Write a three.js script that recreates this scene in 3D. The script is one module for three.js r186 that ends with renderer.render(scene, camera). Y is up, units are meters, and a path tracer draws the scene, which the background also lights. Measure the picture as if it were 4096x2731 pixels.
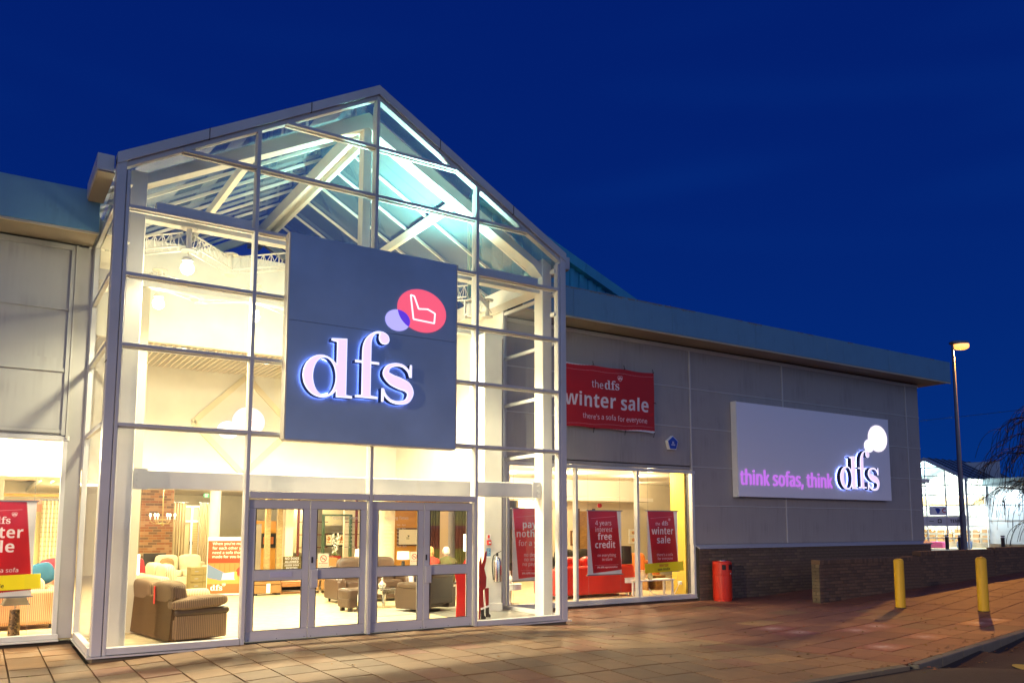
import * as THREE from 'three';
import { RoundedBoxGeometry } from 'three/addons/geometries/RoundedBoxGeometry.js';
import { TextGeometry } from 'three/addons/geometries/TextGeometry.js';
import { FontLoader } from 'three/addons/loaders/FontLoader.js';
import { MarchingCubes } from 'three/addons/objects/MarchingCubes.js';
import { mergeGeometries } from 'three/addons/utils/BufferGeometryUtils.js';
import { RectAreaLightUniformsLib } from 'three/addons/lights/RectAreaLightUniformsLib.js';

// ---------------------------------------------------------------- camera, sky, exposure
const scene = new THREE.Scene();
const camera = new THREE.PerspectiveCamera(45.5, 4096 / 2731, 0.1, 900);
camera.rotation.order = 'YXZ';
camera.position.set(-5.637, 1.824, 13.049);
camera.rotation.set(0.1079, -0.5779, 0.0008);
camera.setViewOffset(4096, 2731, 4.4, -380.9, 4096, 2731);
camera.updateMatrixWorld(true); camera.updateProjectionMatrix();
const renderer = new THREE.WebGLRenderer({ antialias: true });
renderer.toneMapping = THREE.LinearToneMapping;
renderer.toneMappingExposure = 1;
renderer.shadowMap.enabled = true;
RectAreaLightUniformsLib.init();

{ // deep blue dusk sky, with the broad afterglow of the set sun behind the photographer
  const W = 512, H = 256, data = new Float32Array(W * H * 4), g = new THREE.Vector3(-0.35, 0.12, 1).normalize();
  for (let j = 0; j < H; j++) for (let i = 0; i < W; i++) {
    const el = ((j + 0.5) / H - 0.5) * Math.PI, az = ((i + 0.5) / W - 0.5) * 2 * Math.PI;
    const x = Math.cos(az) * Math.cos(el), y = Math.sin(el), z = Math.sin(az) * Math.cos(el);
    const c = Math.max(0, x * g.x + y * g.y + z * g.z), glow = Math.pow(c, 2.2) * Math.exp(-Math.max(0, y) * 1.1);
    const low = Math.exp(-Math.max(0, y) * 5);
    const cloud = 0.014 * Math.max(0, Math.sin(az * 9 + Math.sin(el * 40) * 2) * Math.sin(el * 37 + az * 5)) * Math.exp(-((el - 0.42) ** 2) * 60);
    const o = (j * W + i) * 4;
    data[o] = 0.0006 + 0.0006 * low + 0.44 * glow + 0.02 * cloud;
    const dim = 0.70 + 0.40 * Math.exp(-Math.max(0, y) * 2.4);
    data[o + 1] = 0.0150 * dim + 0.020 * low + 0.61 * glow + 0.3 * cloud;
    data[o + 2] = 0.192 * dim + 0.005 * low + 0.88 * glow + 1.2 * cloud; data[o + 3] = 1;
  }
  const t = new THREE.DataTexture(data, W, H, THREE.RGBAFormat, THREE.FloatType);
  t.mapping = THREE.EquirectangularReflectionMapping; t.magFilter = THREE.LinearFilter; t.needsUpdate = true;
  scene.background = t; scene.environment = t;
}
const sun = new THREE.DirectionalLight(new THREE.Color(1, 0.9, 0.82), 0.03);   // last trace of daylight, very soft
sun.position.set(-35, 14, 100); sun.shadow.radius = 60; sun.castShadow = true;
Object.assign(sun.shadow.camera, { left: -40, right: 40, top: 30, bottom: -30, far: 300 }); scene.add(sun);

// ---------------------------------------------------------------- helpers
let seed = 7;
const rnd = () => { seed = (seed * 1664525 + 1013904223) >>> 0; return seed / 4294967296; };
const rr = (a, b) => a + (b - a) * rnd();
const used = new Map();
function numbered(n) { const k = used.get(n) ?? 0; used.set(n, k + 1); return k ? n + '_' + String(k).padStart(3, '0') : n; }
const V = (x, y, z) => new THREE.Vector3(x, y, z);
const lin = (r, g, b) => new THREE.Color().setRGB(r, g, b);
function tag(o, label, category, group) { o.userData.label = label; o.userData.category = category; if (group) o.userData.group = group; return o; }
function thing(name, label, category, [x, y, z] = [0, 0, 0], turn = 0, group) {
  const o = new THREE.Group(); o.name = numbered(name); o.position.set(x, y, z); o.rotation.y = turn; scene.add(o);
  return tag(o, label, category, group);
}
function prep(g) { let q = g.index ? g.toNonIndexed() : g; for (const k of Object.keys(q.attributes)) if (!['position', 'normal', 'uv'].includes(k)) q.deleteAttribute(k);
  if (!q.attributes.uv) q.setAttribute('uv', new THREE.BufferAttribute(new Float32Array(q.attributes.position.count * 2), 2)); q.morphAttributes = {}; return q; }
function worldUV(g) { // uv in metres, from the plane each face lies nearest to
  const p = g.attributes.position, n = g.attributes.normal, uv = new Float32Array(p.count * 2);
  for (let t = 0; t < p.count; t += 3) {
    let ax = 0, ay = 0, az = 0;
    for (let k = 0; k < 3; k++) { ax += Math.abs(n.getX(t + k)); ay += Math.abs(n.getY(t + k)); az += Math.abs(n.getZ(t + k)); }
    for (let k = 0; k < 3; k++) { const i = t + k, x = p.getX(i), y = p.getY(i), z = p.getZ(i);
      const [a, b] = ax > ay && ax > az ? [z, y] : ay > az ? [x, z] : [x, y]; uv[i * 2] = a; uv[i * 2 + 1] = b; }
  }
  g.setAttribute('uv', new THREE.BufferAttribute(uv, 2)); return g;
}
function mesh(name, geoms, m, parent, keepUV) {
  const list = (Array.isArray(geoms) ? geoms : [geoms]).map(prep), g = list.length > 1 ? mergeGeometries(list, false) : list[0];
  if (!keepUV) worldUV(g);
  const o = new THREE.Mesh(g, m); o.name = parent && parent !== scene ? name : numbered(name); o.castShadow = o.receiveShadow = true;
  (parent ?? scene).add(o); return o;
}
const struct = (name, g, m) => { const o = mesh(name, g, m, scene); o.userData.kind = 'structure'; return o; };
const box = (x0, x1, y0, y1, z0, z1) => new THREE.BoxGeometry(Math.abs(x1 - x0), Math.abs(y1 - y0), Math.abs(z1 - z0)).translate((x0 + x1) / 2, (y0 + y1) / 2, (z0 + z1) / 2);
const rbox = (x0, x1, y0, y1, z0, z1, r = 0.01, s = 2) => new RoundedBoxGeometry(Math.abs(x1 - x0), Math.abs(y1 - y0), Math.abs(z1 - z0), s, Math.min(r, Math.abs(x1 - x0) * 0.49, Math.abs(y1 - y0) * 0.49, Math.abs(z1 - z0) * 0.49)).translate((x0 + x1) / 2, (y0 + y1) / 2, (z0 + z1) / 2);
const cyl = (r0, r1, h, x = 0, y = 0, z = 0, n = 20) => new THREE.CylinderGeometry(r1, r0, h, n).translate(x, y + h / 2, z);   // from y upwards, r0 at the foot
const lathe = (pts, n = 24) => new THREE.LatheGeometry(pts.map(([r, y]) => new THREE.Vector2(r, y)), n);
function bar(a, b, w, h = w, up = V(0, 1, 0)) { // rectangular bar from a to b
  const d = b.clone().sub(a), L = d.length(), z = d.normalize(); let x = new THREE.Vector3().crossVectors(up, z);
  if (x.lengthSq() < 1e-6) x = V(1, 0, 0); x.normalize(); const y = new THREE.Vector3().crossVectors(z, x);
  return new THREE.BoxGeometry(w, h, L).applyMatrix4(new THREE.Matrix4().makeBasis(x, y, z).setPosition(a.clone().add(b).multiplyScalar(0.5)));
}
function rod(a, b, r0, r1 = r0, n = 8) { const d = b.clone().sub(a), L = d.length();
  return new THREE.CylinderGeometry(r1, r0, L, n).applyQuaternion(new THREE.Quaternion().setFromUnitVectors(V(0, 1, 0), d.normalize())).translate((a.x + b.x) / 2, (a.y + b.y) / 2, (a.z + b.z) / 2); }
const tube = (pts, r, n = 24, s = 6) => new THREE.TubeGeometry(new THREE.CatmullRomCurve3(pts), n, r, s);
function pillow(w, h, d, e = 0.55, n = 20) { const g = new THREE.SphereGeometry(1, n, Math.round(n * 0.7)), p = g.attributes.position, f = (v) => Math.sign(v) * Math.pow(Math.abs(v), e);
  for (let i = 0; i < p.count; i++) p.setXYZ(i, f(p.getX(i)) * w / 2, f(p.getY(i)) * h / 2, f(p.getZ(i)) * d / 2); g.computeVertexNormals(); return g; }
function slabShape(pts, depth, z, holes = []) { const s = new THREE.Shape(pts.map(([x, y]) => new THREE.Vector2(x, y))); for (const h of holes) s.holes.push(new THREE.Path(h.map(([x, y]) => new THREE.Vector2(x, y))));
  return new THREE.ExtrudeGeometry(s, { depth, bevelEnabled: false, curveSegments: 24 }).translate(0, 0, z); }

// ---------------------------------------------------------------- textures
const hash = (x, y, s) => { let h = Math.imul(x, 374761393) ^ Math.imul(y, 668265263) ^ Math.imul(s, 2246822519); h = Math.imul(h ^ (h >>> 13), 1274126177); return ((h ^ (h >>> 16)) >>> 0) / 4294967296; };
function vnoise(u, v, n, s) { const x = u * n, y = v * n, x0 = Math.floor(x), y0 = Math.floor(y), f = (t) => t * t * (3 - 2 * t), a = f(x - x0), b = f(y - y0), m = (k) => ((k % n) + n) % n;
  return (hash(m(x0), m(y0), s) * (1 - a) + hash(m(x0 + 1), m(y0), s) * a) * (1 - b) + (hash(m(x0), m(y0 + 1), s) * (1 - a) + hash(m(x0 + 1), m(y0 + 1), s) * a) * b; }
const fbm = (u, v, n, s) => 0.5 * vnoise(u, v, n, s) + 0.28 * vnoise(u, v, n * 2, s + 1) + 0.14 * vnoise(u, v, n * 4, s + 2) + 0.08 * vnoise(u, v, n * 8, s + 3);
function dataTex(n, f, metres = 1, srgb = true) {
  const d = new Uint8Array(n * n * 4);
  for (let j = 0; j < n; j++) for (let i = 0; i < n; i++) { const c = f((i + 0.5) / n, (j + 0.5) / n), o = (j * n + i) * 4; for (let k = 0; k < 3; k++) d[o + k] = Math.max(0, Math.min(255, Math.round(255 * (Array.isArray(c) ? c[k] : c)))); d[o + 3] = 255; }
  const t = new THREE.DataTexture(d, n, n); t.wrapS = t.wrapT = THREE.RepeatWrapping; t.magFilter = THREE.LinearFilter; t.minFilter = THREE.LinearMipmapLinearFilter; t.generateMipmaps = true;
  if (srgb) t.colorSpace = THREE.SRGBColorSpace; t.repeat.set(1 / metres, 1 / metres); t.needsUpdate = true; return t;
}
const rep = (t, u, v) => { const c = t.clone(); c.repeat.set(1 / u, 1 / v); c.needsUpdate = true; return c; };
const grain = dataTex(256, (u, v) => 0.80 + 0.2 * (0.6 * fbm(u, v, 6, 3) + 0.4 * hash((u * 256) | 0, (v * 256) | 0, 9)), 0.9);
const soft = dataTex(256, (u, v) => 0.86 + 0.14 * fbm(u, v, 4, 21), 3.1);
const streak = dataTex(256, (u, v) => { const s = vnoise(u, v * 0.06, 64, 5) * vnoise(u, v, 8, 8); return 0.93 - 0.10 * Math.pow(s, 2) + 0.03 * fbm(u, v, 5, 30); }, 2.3);
const tarmac = dataTex(256, (u, v) => { const h = hash((u * 256) | 0, (v * 256) | 0, 4); return 0.5 + 0.3 * fbm(u, v, 12, 1) + (h > 0.93 ? 0.32 : h < 0.15 ? -0.25 : 0); }, 0.8);
const cordMap = dataTex(64, (u) => 0.5 + 0.5 * Math.pow(Math.abs(Math.sin(u * Math.PI * 4)), 0.6), 0.12);
const woodMap = dataTex(256, (u, v) => { const w = vnoise(u * 0.25, v, 40, 2) * 0.6 + fbm(u, v, 4, 3) * 0.4; return [0.75 + 0.25 * w, 0.7 + 0.28 * w, 0.62 + 0.3 * w]; }, 0.8);
const std = (color, roughness = 0.7, extra = {}) => new THREE.MeshStandardMaterial({ color, roughness, ...extra });
function canvasTex(w, h, draw) { const c = document.createElement('canvas'); c.width = w; c.height = h; const x = c.getContext('2d'); draw(x, w, h); const t = new THREE.CanvasTexture(c); t.colorSpace = THREE.SRGBColorSpace; return t; }
const glow = (c, k, base = lin(0.8, 0.8, 0.8)) => new THREE.MeshStandardMaterial({ color: base, emissive: c, emissiveIntensity: k, roughness: 0.5 });

const M = {
  frame: std(lin(0.60, 0.60, 0.61), 0.42, { map: soft }), inner: std(lin(0.80, 0.78, 0.72), 0.5, { map: soft }), panel: std(lin(0.385, 0.35, 0.325), 0.55, { map: streak }), panelL: std(lin(0.42, 0.42, 0.42), 0.55, { map: streak }),
  fascia: std(lin(0.14, 0.31, 0.46), 0.5, { map: streak }), soffit: std(lin(0.30, 0.25, 0.20), 0.7, { map: soft }), dark: std(lin(0.012, 0.012, 0.014), 0.8), joint: std(lin(0.06, 0.06, 0.07), 0.9),
  sign: std(lin(0.36, 0.50, 0.70), 0.5, { map: soft }), clad: std(lin(0.04, 0.33, 0.55), 0.5, { map: streak }),
  glass: new THREE.MeshPhysicalMaterial({ color: 0xffffff, transmission: 1, thickness: 0, roughness: 0, ior: 1.5 }),
  roofGlass: new THREE.MeshPhysicalMaterial({ color: lin(0.50, 0.80, 0.80), transmission: 0.84, thickness: 0, roughness: 0, ior: 1.6 }),
  concrete: std(lin(0.17, 0.14, 0.10), 0.9, { map: grain }), mortar: std(lin(0.05, 0.042, 0.035), 0.95, { map: grain }),
  wallWhite: std(lin(0.82, 0.80, 0.73), 0.9, { map: soft }), wallCream: std(lin(0.76, 0.68, 0.50), 0.9, { map: soft }), ceil: std(lin(0.82, 0.79, 0.70), 0.9), floor: std(lin(0.70, 0.60, 0.43), 0.55, { map: woodMap }), tile: std(lin(0.22, 0.21, 0.19), 0.35, { map: grain }),
  chrome: std(lin(0.8, 0.8, 0.8), 0.12, { metalness: 1 }), black: std(lin(0.015, 0.014, 0.013), 0.5), white: std(lin(0.82, 0.82, 0.80), 0.4), galv: std(lin(0.25, 0.26, 0.28), 0.5, { metalness: 0.4, map: grain }),
};

const ZR = -2.344;
// ---------------------------------------------------------------- ground, pavement, kerb
const sm = THREE.MathUtils.smoothstep;
function G(x, z) { // paved level: a ramp up to the doors, a rise to the right
  const wide = x < 0 ? 1 - sm(-x, 1.7, 4.7) : 1 - sm(x, 1.9, 4.5);
  return -0.122 + 0.112 * wide * (1 - sm(z, 3.2, 6.4)) + 0.045 * Math.max(0, x - 12.2) * sm(x, 11, 14);
}
{ const nx = 110, nz = 60, x0 = -24, x1 = 31, z0 = -3.2, z1 = 27, g = new THREE.PlaneGeometry(1, 1, nx, nz), p = g.attributes.position;
  for (let i = 0; i < p.count; i++) { const x = x0 + (p.getX(i) + 0.5) * (x1 - x0), z = z0 + (p.getY(i) + 0.5) * (z1 - z0);
    const road = x > 5.4 && z > 6.28 - (x - 5.45) * 0.187 + 0.1 ? sm(x - 5.4 - (z - 6.3) * 1.1, 0, 0.3) : 0;
    p.setXYZ(i, x, G(x, z) - 0.055 - 0.10 * road + (z > 6.45 && road < 0.5 ? 0.045 : 0), z); }
  g.index.array.reverse(); g.computeVertexNormals(); struct('asphalt_road', g, std(lin(0.036, 0.034, 0.033), 0.85, { map: tarmac, bumpMap: tarmac, bumpScale: 0.004 })); }
struct('ground', new THREE.PlaneGeometry(900, 900).rotateX(-Math.PI / 2).translate(60, -0.62, 0), std(lin(0.07, 0.066, 0.062), 0.9, { map: tarmac }));

const pavement = new THREE.Group(); pavement.name = 'pavement'; pavement.userData.kind = 'structure'; scene.add(pavement);
function slabGeo(w, d) { const b = 0.006, t = 0.05, g = new THREE.BoxGeometry(w, t, d).toNonIndexed(), p = g.attributes.position; // sides lean in by the worn edge
  for (let i = 0; i < p.count; i++) if (p.getY(i) > 0) p.setXYZ(i, p.getX(i) - Math.sign(p.getX(i)) * b, p.getY(i), p.getZ(i) - Math.sign(p.getZ(i)) * b);
  g.translate(0, -t / 2, 0); g.computeVertexNormals(); const uv = g.attributes.uv; for (let i = 0; i < uv.count; i++) uv.setXY(i, p.getX(i), p.getZ(i)); return g; }
const frost = (k) => canvasTex(256, 256, (c) => { const im = c.createImageData(256, 256);
  for (let j = 0; j < 256; j++) for (let i = 0; i < 256; i++) { const u = i / 256, v = j / 256, r = Math.hypot((u - 0.45 - k * 0.1) * 1.15, v - 0.5), m = Math.max(0, 1 - r * 2.2) * (0.35 + 0.9 * fbm(u * 0.6, v * 2.5, 8, 40 + k)) * 1.15, o = (j * 256 + i) * 4, n = 0.85 + 0.3 * fbm(u, v, 12, 5);
    const a = Math.min(0.8, m); im.data[o] = (118 * (1 - a) + 170 * a) * n; im.data[o + 1] = (62 * (1 - a) + 150 * a) * n; im.data[o + 2] = (54 * (1 - a) + 148 * a) * n; im.data[o + 3] = 255; }
  c.putImageData(im, 0, 0); });
const slabMats = { tan: [[0.255, 0.136, 0.062], [0.23, 0.124, 0.057], [0.275, 0.148, 0.068], [0.21, 0.114, 0.055], [0.25, 0.125, 0.055], [0.195, 0.108, 0.053]].map((c) => std(lin(...c), 0.68, { map: grain, bumpMap: grain, bumpScale: 0.0016 })),
  red: [[0.225, 0.083, 0.046], [0.20, 0.073, 0.042], [0.245, 0.10, 0.053], [0.175, 0.066, 0.04], [0.215, 0.098, 0.054]].map((c) => std(lin(...c), 0.66, { map: grain, bumpMap: grain, bumpScale: 0.0016 })),
  frost: [0, 1, 2].map((k) => { const t = frost(k); t.wrapS = t.wrapT = THREE.RepeatWrapping; t.repeat.set(1 / 0.9, 1 / 0.6); t.offset.set(0.5, 0.5); return std(0xffffff, 0.6, { map: t }); }) };
{ const slots = [], seen = (x, y, z) => { const v = V(x, y, z).project(camera); return v.z < 1 && Math.abs(v.x) < 1.03 && Math.abs(v.y) < 1.04 ? v : null; };
  const bound = (z) => 4.35 + z * 0.175; // line where the tan slabs meet the larger red ones
  const rot = 0.183, cr = Math.cos(rot), sr = Math.sin(rot), kerbZ = (x) => 6.25 - (x - 5.45) * 0.187;
  for (let i = -14; i < 26; i++) for (let j = -5; j < 11; j++) { const x = -3.54 + 0.47 * i, z = 0.32 + 0.575 * j + 0.02 * Math.sin(i * 3.1);
    if (z > 6.5 || x - 0.24 > bound(z) + 0.06 || z < -2.6 || (z < -0.3 && x > -3.9)) continue; slots.push(['tan', x, z, 0.462, 0.567, 0]); }
  for (let i = -12; i < 30; i++) for (let j = -9; j < 22; j++) { const a = 5.1 + 0.905 * i + (j % 2 ? 0.35 : 0), b = 6.9 - 0.605 * j - 3.5, dx = a - 5.45, dz = b - 3, x = 5.45 + dx * cr + dz * sr, z = 3 - dx * sr + dz * cr + 0.1;
    if (x + 0.52 < bound(z) || z < -2.7 || z - 0.36 > kerbZ(x) || x > 27) continue; slots.push(['red', x, z, 0.895, 0.595, rot]); }
  const clipPoly = (poly, f) => { const out = []; for (let k = 0; k < poly.length; k++) { const p = poly[k], q = poly[(k + 1) % poly.length], a = f(p), b = f(q); if (a >= 0) out.push(p); if (a * b < 0) { const t = a / (a - b); out.push([p[0] + (q[0] - p[0]) * t, p[1] + (q[1] - p[1]) * t]); } } return out; };
  const items = []; for (const [k, x, z, w, d, r] of slots) { const c = Math.cos(r), s = Math.sin(r), full = [[-1, -1], [1, -1], [1, 1], [-1, 1]].map(([a, b]) => [x + a * w / 2 * c + b * d / 2 * s, z - a * w / 2 * s + b * d / 2 * c]); let poly = full;
    poly = clipPoly(poly, ([px, pz]) => (k === 'tan' ? 1 : -1) * (bound(pz) - px) - 0.004); poly = clipPoly(poly, ([px, pz]) => (px < 5.45 ? 6.24 : kerbZ(px)) - pz); poly = clipPoly(poly, ([, pz]) => pz - (ZR + (x > 10.2 ? 0.14 : -0.02)));
    if (x > -4.28 && x < 4.28) poly = clipPoly(poly, ([, pz]) => pz - 0.012); else if (z < 0.05) poly = clipPoly(poly, ([px]) => x < 0 ? -4.18 - px : px - 4.18);
    if (poly.length < 3) continue; let A = 0, cx = 0, cz = 0; poly.forEach((p, i) => { const q = poly[(i + 1) % poly.length]; A += (p[0] * q[1] - q[0] * p[1]) / 2; cx += p[0] / poly.length; cz += p[1] / poly.length; }); A = Math.abs(A); if (A < 0.006) continue;
    const y = G(cx, cz), v = seen(cx, y, cz), cut = A < w * d * 0.985; items.push({ k, x: cut ? cx : x, z: cut ? cz : z, y, w, d, r: cut ? 0 : r, poly: cut ? poly.map(([a, b]) => [a - cx, b - cz]) : null, a: v ? A * Math.abs(1.9 - y) / Math.pow(V(cx, y, cz).distanceTo(camera.position), 3) : 0 }); }
  items.sort((a, b) => b.a - a.a);
  const cutGeo = (poly) => { const g = new THREE.ExtrudeGeometry(new THREE.Shape(poly.map(([x, z]) => new THREE.Vector2(x, -z))), { depth: 0.05, bevelEnabled: false }).rotateX(-Math.PI / 2).translate(0, -0.05, 0); return worldUV(prep(g)); };
  const geos = { tan: slabGeo(0.462, 0.567), red: slabGeo(0.895, 0.595) }, rest = { tan: [], red: [] }, q = new THREE.Quaternion(), n = V(0, 0, 0), e = 0.1;
  const frostSpots = [[6.9, 3.0], [7.6, 2.7], [8.4, 3.6], [9.6, 3.4], [6.6, 5.0], [6.2, 5.75], [8.6, 4.7], [9.0, 5.0], [11.0, 4.2], [11.9, 4.2]];
  items.forEach((s, i) => { const geo = s.poly ? cutGeo(s.poly) : geos[s.k];
    n.set(G(s.x - e, s.z) - G(s.x + e, s.z), 2 * e, G(s.x, s.z - e) - G(s.x, s.z + e)).normalize();
    q.setFromUnitVectors(V(0, 1, 0), n).multiply(new THREE.Quaternion().setFromAxisAngle(V(0, 1, 0), s.r + rr(-0.004, 0.004))).multiply(new THREE.Quaternion().setFromEuler(new THREE.Euler(rr(-0.005, 0.005), 0, rr(-0.005, 0.005))));
    const p = V(s.x, s.y + rr(-0.004, 0.003), s.z);
    if (i < 300) { let m = slabMats[s.k][(rnd() * slabMats[s.k].length) | 0];
      if (s.k === 'red') { if (!s.poly && frostSpots.some(([a, b]) => Math.abs(a - s.x) < 0.46 && Math.abs(b - s.z) < 0.31)) m = slabMats.frost[(rnd() * 3) | 0]; else if (rnd() < 0.1) m = slabMats.tan[(rnd() * 6) | 0]; }
      else if (rnd() < 0.06 || (s.x > 3.5 && rnd() < 0.1)) m = slabMats.red[2];
      const o = new THREE.Mesh(geo, m); o.name = 'slab'; o.castShadow = o.receiveShadow = true; o.position.copy(p); o.quaternion.copy(q); pavement.add(o); }
    else rest[s.k].push(prep(geo.clone()).applyMatrix4(new THREE.Matrix4().compose(p, q, V(1, 1, 1)))); });
  for (const k of ['tan', 'red']) if (rest[k].length) mesh('slab', rest[k], slabMats[k][0], pavement, true).userData.kind = 'stuff';
  // edging beside the flush tarmac and the stepped kerb to its right
  const edge = []; for (let i = 0; i < 16; i++) { const x0 = 5.35 - (i + 1) * 0.92, x1 = x0 + 0.91; edge.push(rbox(x0, x1, G(x0, 6.35) - 0.12, G((x0 + x1) / 2, 6.35) + 0.004, 6.245, 6.385, 0.012, 1)); }
  for (const g of edge) mesh('edging_stone', g, M.concrete, pavement);
  for (let i = 0; i < 24; i++) { const L = 0.905, g = rbox(-L / 2, L / 2, -0.26, 0.006, -0.075, 0.075, 0.02, 2), d = 0.2 + i * 0.92 + L / 2 - 0.1, x = 5.42 + d * Math.cos(0.185), z = 6.34 - d * Math.sin(0.185);
    const o = mesh('kerb_stone', g, std(lin(0.16, 0.15, 0.12), 0.85, { map: grain }), pavement); o.position.set(x, G(x, z), z); o.rotation.y = 0.185; }
}
{ // worn yellow lining on the road
  const yl = std(lin(0.50, 0.37, 0.06), 0.8, { map: grain }), e = new THREE.Shape(); e.absellipse(0, 0, 0.36, 0.17, 0, Math.PI * 2);
  const o = mesh('road_marking', new THREE.ShapeGeometry(e, 24).rotateX(-Math.PI / 2), yl, scene, true); o.position.set(7.45, -0.262, 6.95); o.rotation.y = 0.9; o.userData.kind = 'structure';
  const l = mesh('road_line', [box(0, 2.6, -0.004, 0, -0.04, 0.04)], yl, scene); l.position.set(5.75, -0.24, 6.52); l.rotation.y = -0.72; l.rotation.z = -0.008; l.userData.kind = 'structure';
  const s = mesh('channel_edging', [rbox(0, 2.6, -0.1, 0, -0.07, 0.07, 0.01, 1)], M.concrete, scene); s.position.set(5.55, -0.205, 6.5); s.rotation.y = -0.72; s.userData.kind = 'structure'; }

// ---------------------------------------------------------------- shop building
const ZF = -1.578, shop = thing('shop_building', 'long grey panelled furniture shop with deep flat fascia behind the glass porch', 'shop');
const clad = (x0, x1, y0, y1, m) => mesh('wall_panel', rbox(x0 + 0.008, x1 - 0.008, y0 + 0.012, y1 - 0.012, ZR - 0.14, ZR, 0.012, 1), m, shop);
const HY = [1.30, 2.332, 3.363, 4.397, 5.45, 6.55];
for (const [x0, x1, r0] of [[4.25, 10.114, 2], [10.114, 13.893, 0], [13.893, 20.199, 0], [20.199, 20.951, 0]]) for (let r = r0; r < 5; r++) clad(x0, x1, r === 2 && r0 === 2 ? 3.36 : HY[r], HY[r + 1], M.panel);
for (const [x0, x1] of [[-8.4, -4.5], [-12.3, -8.4], [-14.5, -12.3]]) for (let r = 2; r < 5; r++) clad(x0, x1, r === 2 ? 3.38 : HY[r], HY[r + 1], M.panelL);
mesh('wall_trim', [box(4.25, 20.95, 6.47, 6.56, ZR + 0.001, ZR + 0.03), ...[10.114, 13.893, 20.199].map((x) => box(x - 0.02, x + 0.02, 1.32, 6.47, ZR - 0.02, ZR + 0.018)), ...HY.slice(1, 5).flatMap((y) => [[4.25, 10.09], [10.138, 13.87], [13.917, 20.175], [20.223, 20.95]].filter(([a]) => y > 3.4 || a > 10).map(([a, b]) => box(a, b, y - 0.012, y + 0.012, ZR - 0.02, ZR + 0.014)))], std(lin(0.52, 0.50, 0.48), 0.5), shop);
mesh('wall_trim', [box(-14.5, -4.5, 6.47, 6.56, ZR + 0.001, ZR + 0.03), ...HY.slice(2, 5).map((y) => box(-14.5, -4.56, y - 0.03, y + 0.03, ZR - 0.02, ZR + 0.03)), box(-4.56, -4.50, 3.3, 6.47, ZR - 0.02, ZR + 0.045)], M.panelL, shop);
mesh('corner_pier', [box(-4.455, -4.232, -0.02, 6.56, ZR - 0.14, ZR + 0.002), box(-4.495, -4.46, 3.25, 6.56, ZR - 0.1, ZR + 0.06)], std(lin(0.44, 0.43, 0.42), 0.5, { map: soft }), shop);
for (const g of [box(4.25, 10.16, 3.27, 7.2, ZR - 0.32, ZR - 0.145), box(10.2, 20.94, -0.2, 7.2, ZR - 0.32, ZR - 0.145), box(-14.6, -4.4, 3.27, 7.2, ZR - 0.32, ZR - 0.145), box(20.78, 20.95, -0.2, 7.2, -22, ZR - 0.33)]) mesh('wall_core', g, M.joint, shop);
mesh('end_wall', box(20.955, 20.975, 1.3, 6.6, -22, ZR - 0.02), M.panel, shop);
// fascia with deep soffit, panel by panel
for (let i = 0; i < 6; i++) { const x0 = i ? 2.51 + 3.13 * i : 4.24, x1 = i === 5 ? 21.7 : 2.51 + 3.13 * (i + 1); mesh('fascia_panel', rbox(x0 + 0.004, x1 - 0.004, 6.626, 7.32, ZF - 0.06, ZF, 0.012, 2), M.fascia, shop); }
mesh('fascia_panel', rbox(21.645, 21.705, 6.63, 7.318, -22, ZF - 0.065, 0.01, 1), M.fascia, shop);
for (let i = 0; i < 4; i++) mesh('fascia_panel', rbox(-4.235 - 3.13 * (i + 1) + 0.004, -4.235 - 3.13 * i - 0.004, 6.626, 7.32, ZF - 0.06, ZF, 0.012, 2), M.fascia, shop);
for (const [a, b] of [[4.24, 7.1], [7.1, 10.11], [10.11, 13.9], [13.9, 17.1], [17.1, 21.64]]) mesh('soffit', box(a + 0.006, b - 0.006, 6.60, 6.625, ZR - 0.02, ZF - 0.062), M.soffit, shop);
for (const [a, b] of [[-7.2, -4.24], [-11, -7.2], [-16.5, -11]]) mesh('soffit', box(a + 0.006, b - 0.006, 6.60, 6.625, ZR - 0.02, ZF - 0.062), M.soffit, shop);
mesh('soffit', box(20.96, 21.64, 6.60, 6.624, -22, ZR - 0.03), M.soffit, shop);
mesh('soffit_lip', [box(4.24, 21.7, 6.585, 6.622, ZF - 0.05, ZF - 0.01), box(-16, -4.24, 6.585, 6.622, ZF - 0.05, ZF - 0.01)], std(lin(0.5, 0.42, 0.3), 0.6), shop);
mesh('roof', [box(4.3, 21.64, 7.2, 7.28, -22, ZF - 0.07), box(-18, -4.3, 7.2, 7.28, -22, ZF - 0.07), box(-4.3, 4.3, 7.2, 7.28, -22, -8.2)], M.dark, shop);
{ const L = []; for (let i = 0; i < 70; i++) { const x = i < 55 ? rr(4.9, 9.5) : rr(9.5, 21), w = rr(0.03, 0.16), h = rr(0.015, 0.06), n = 7, p = [[-w, 0]]; for (let k = 0; k <= n; k++) p.push([-w + 2 * w * k / n, -h * rr(0.25, 1)]); p.push([w, 0]); L.push(slabShape(p, 0.0016, 0).translate(x, 7.312, ZF + 0.0004 + i * 0.00001)); } mesh('peeled_paint', L, std(lin(0.20, 0.19, 0.19), 0.9), shop).userData.kind = 'stuff'; }
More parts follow.
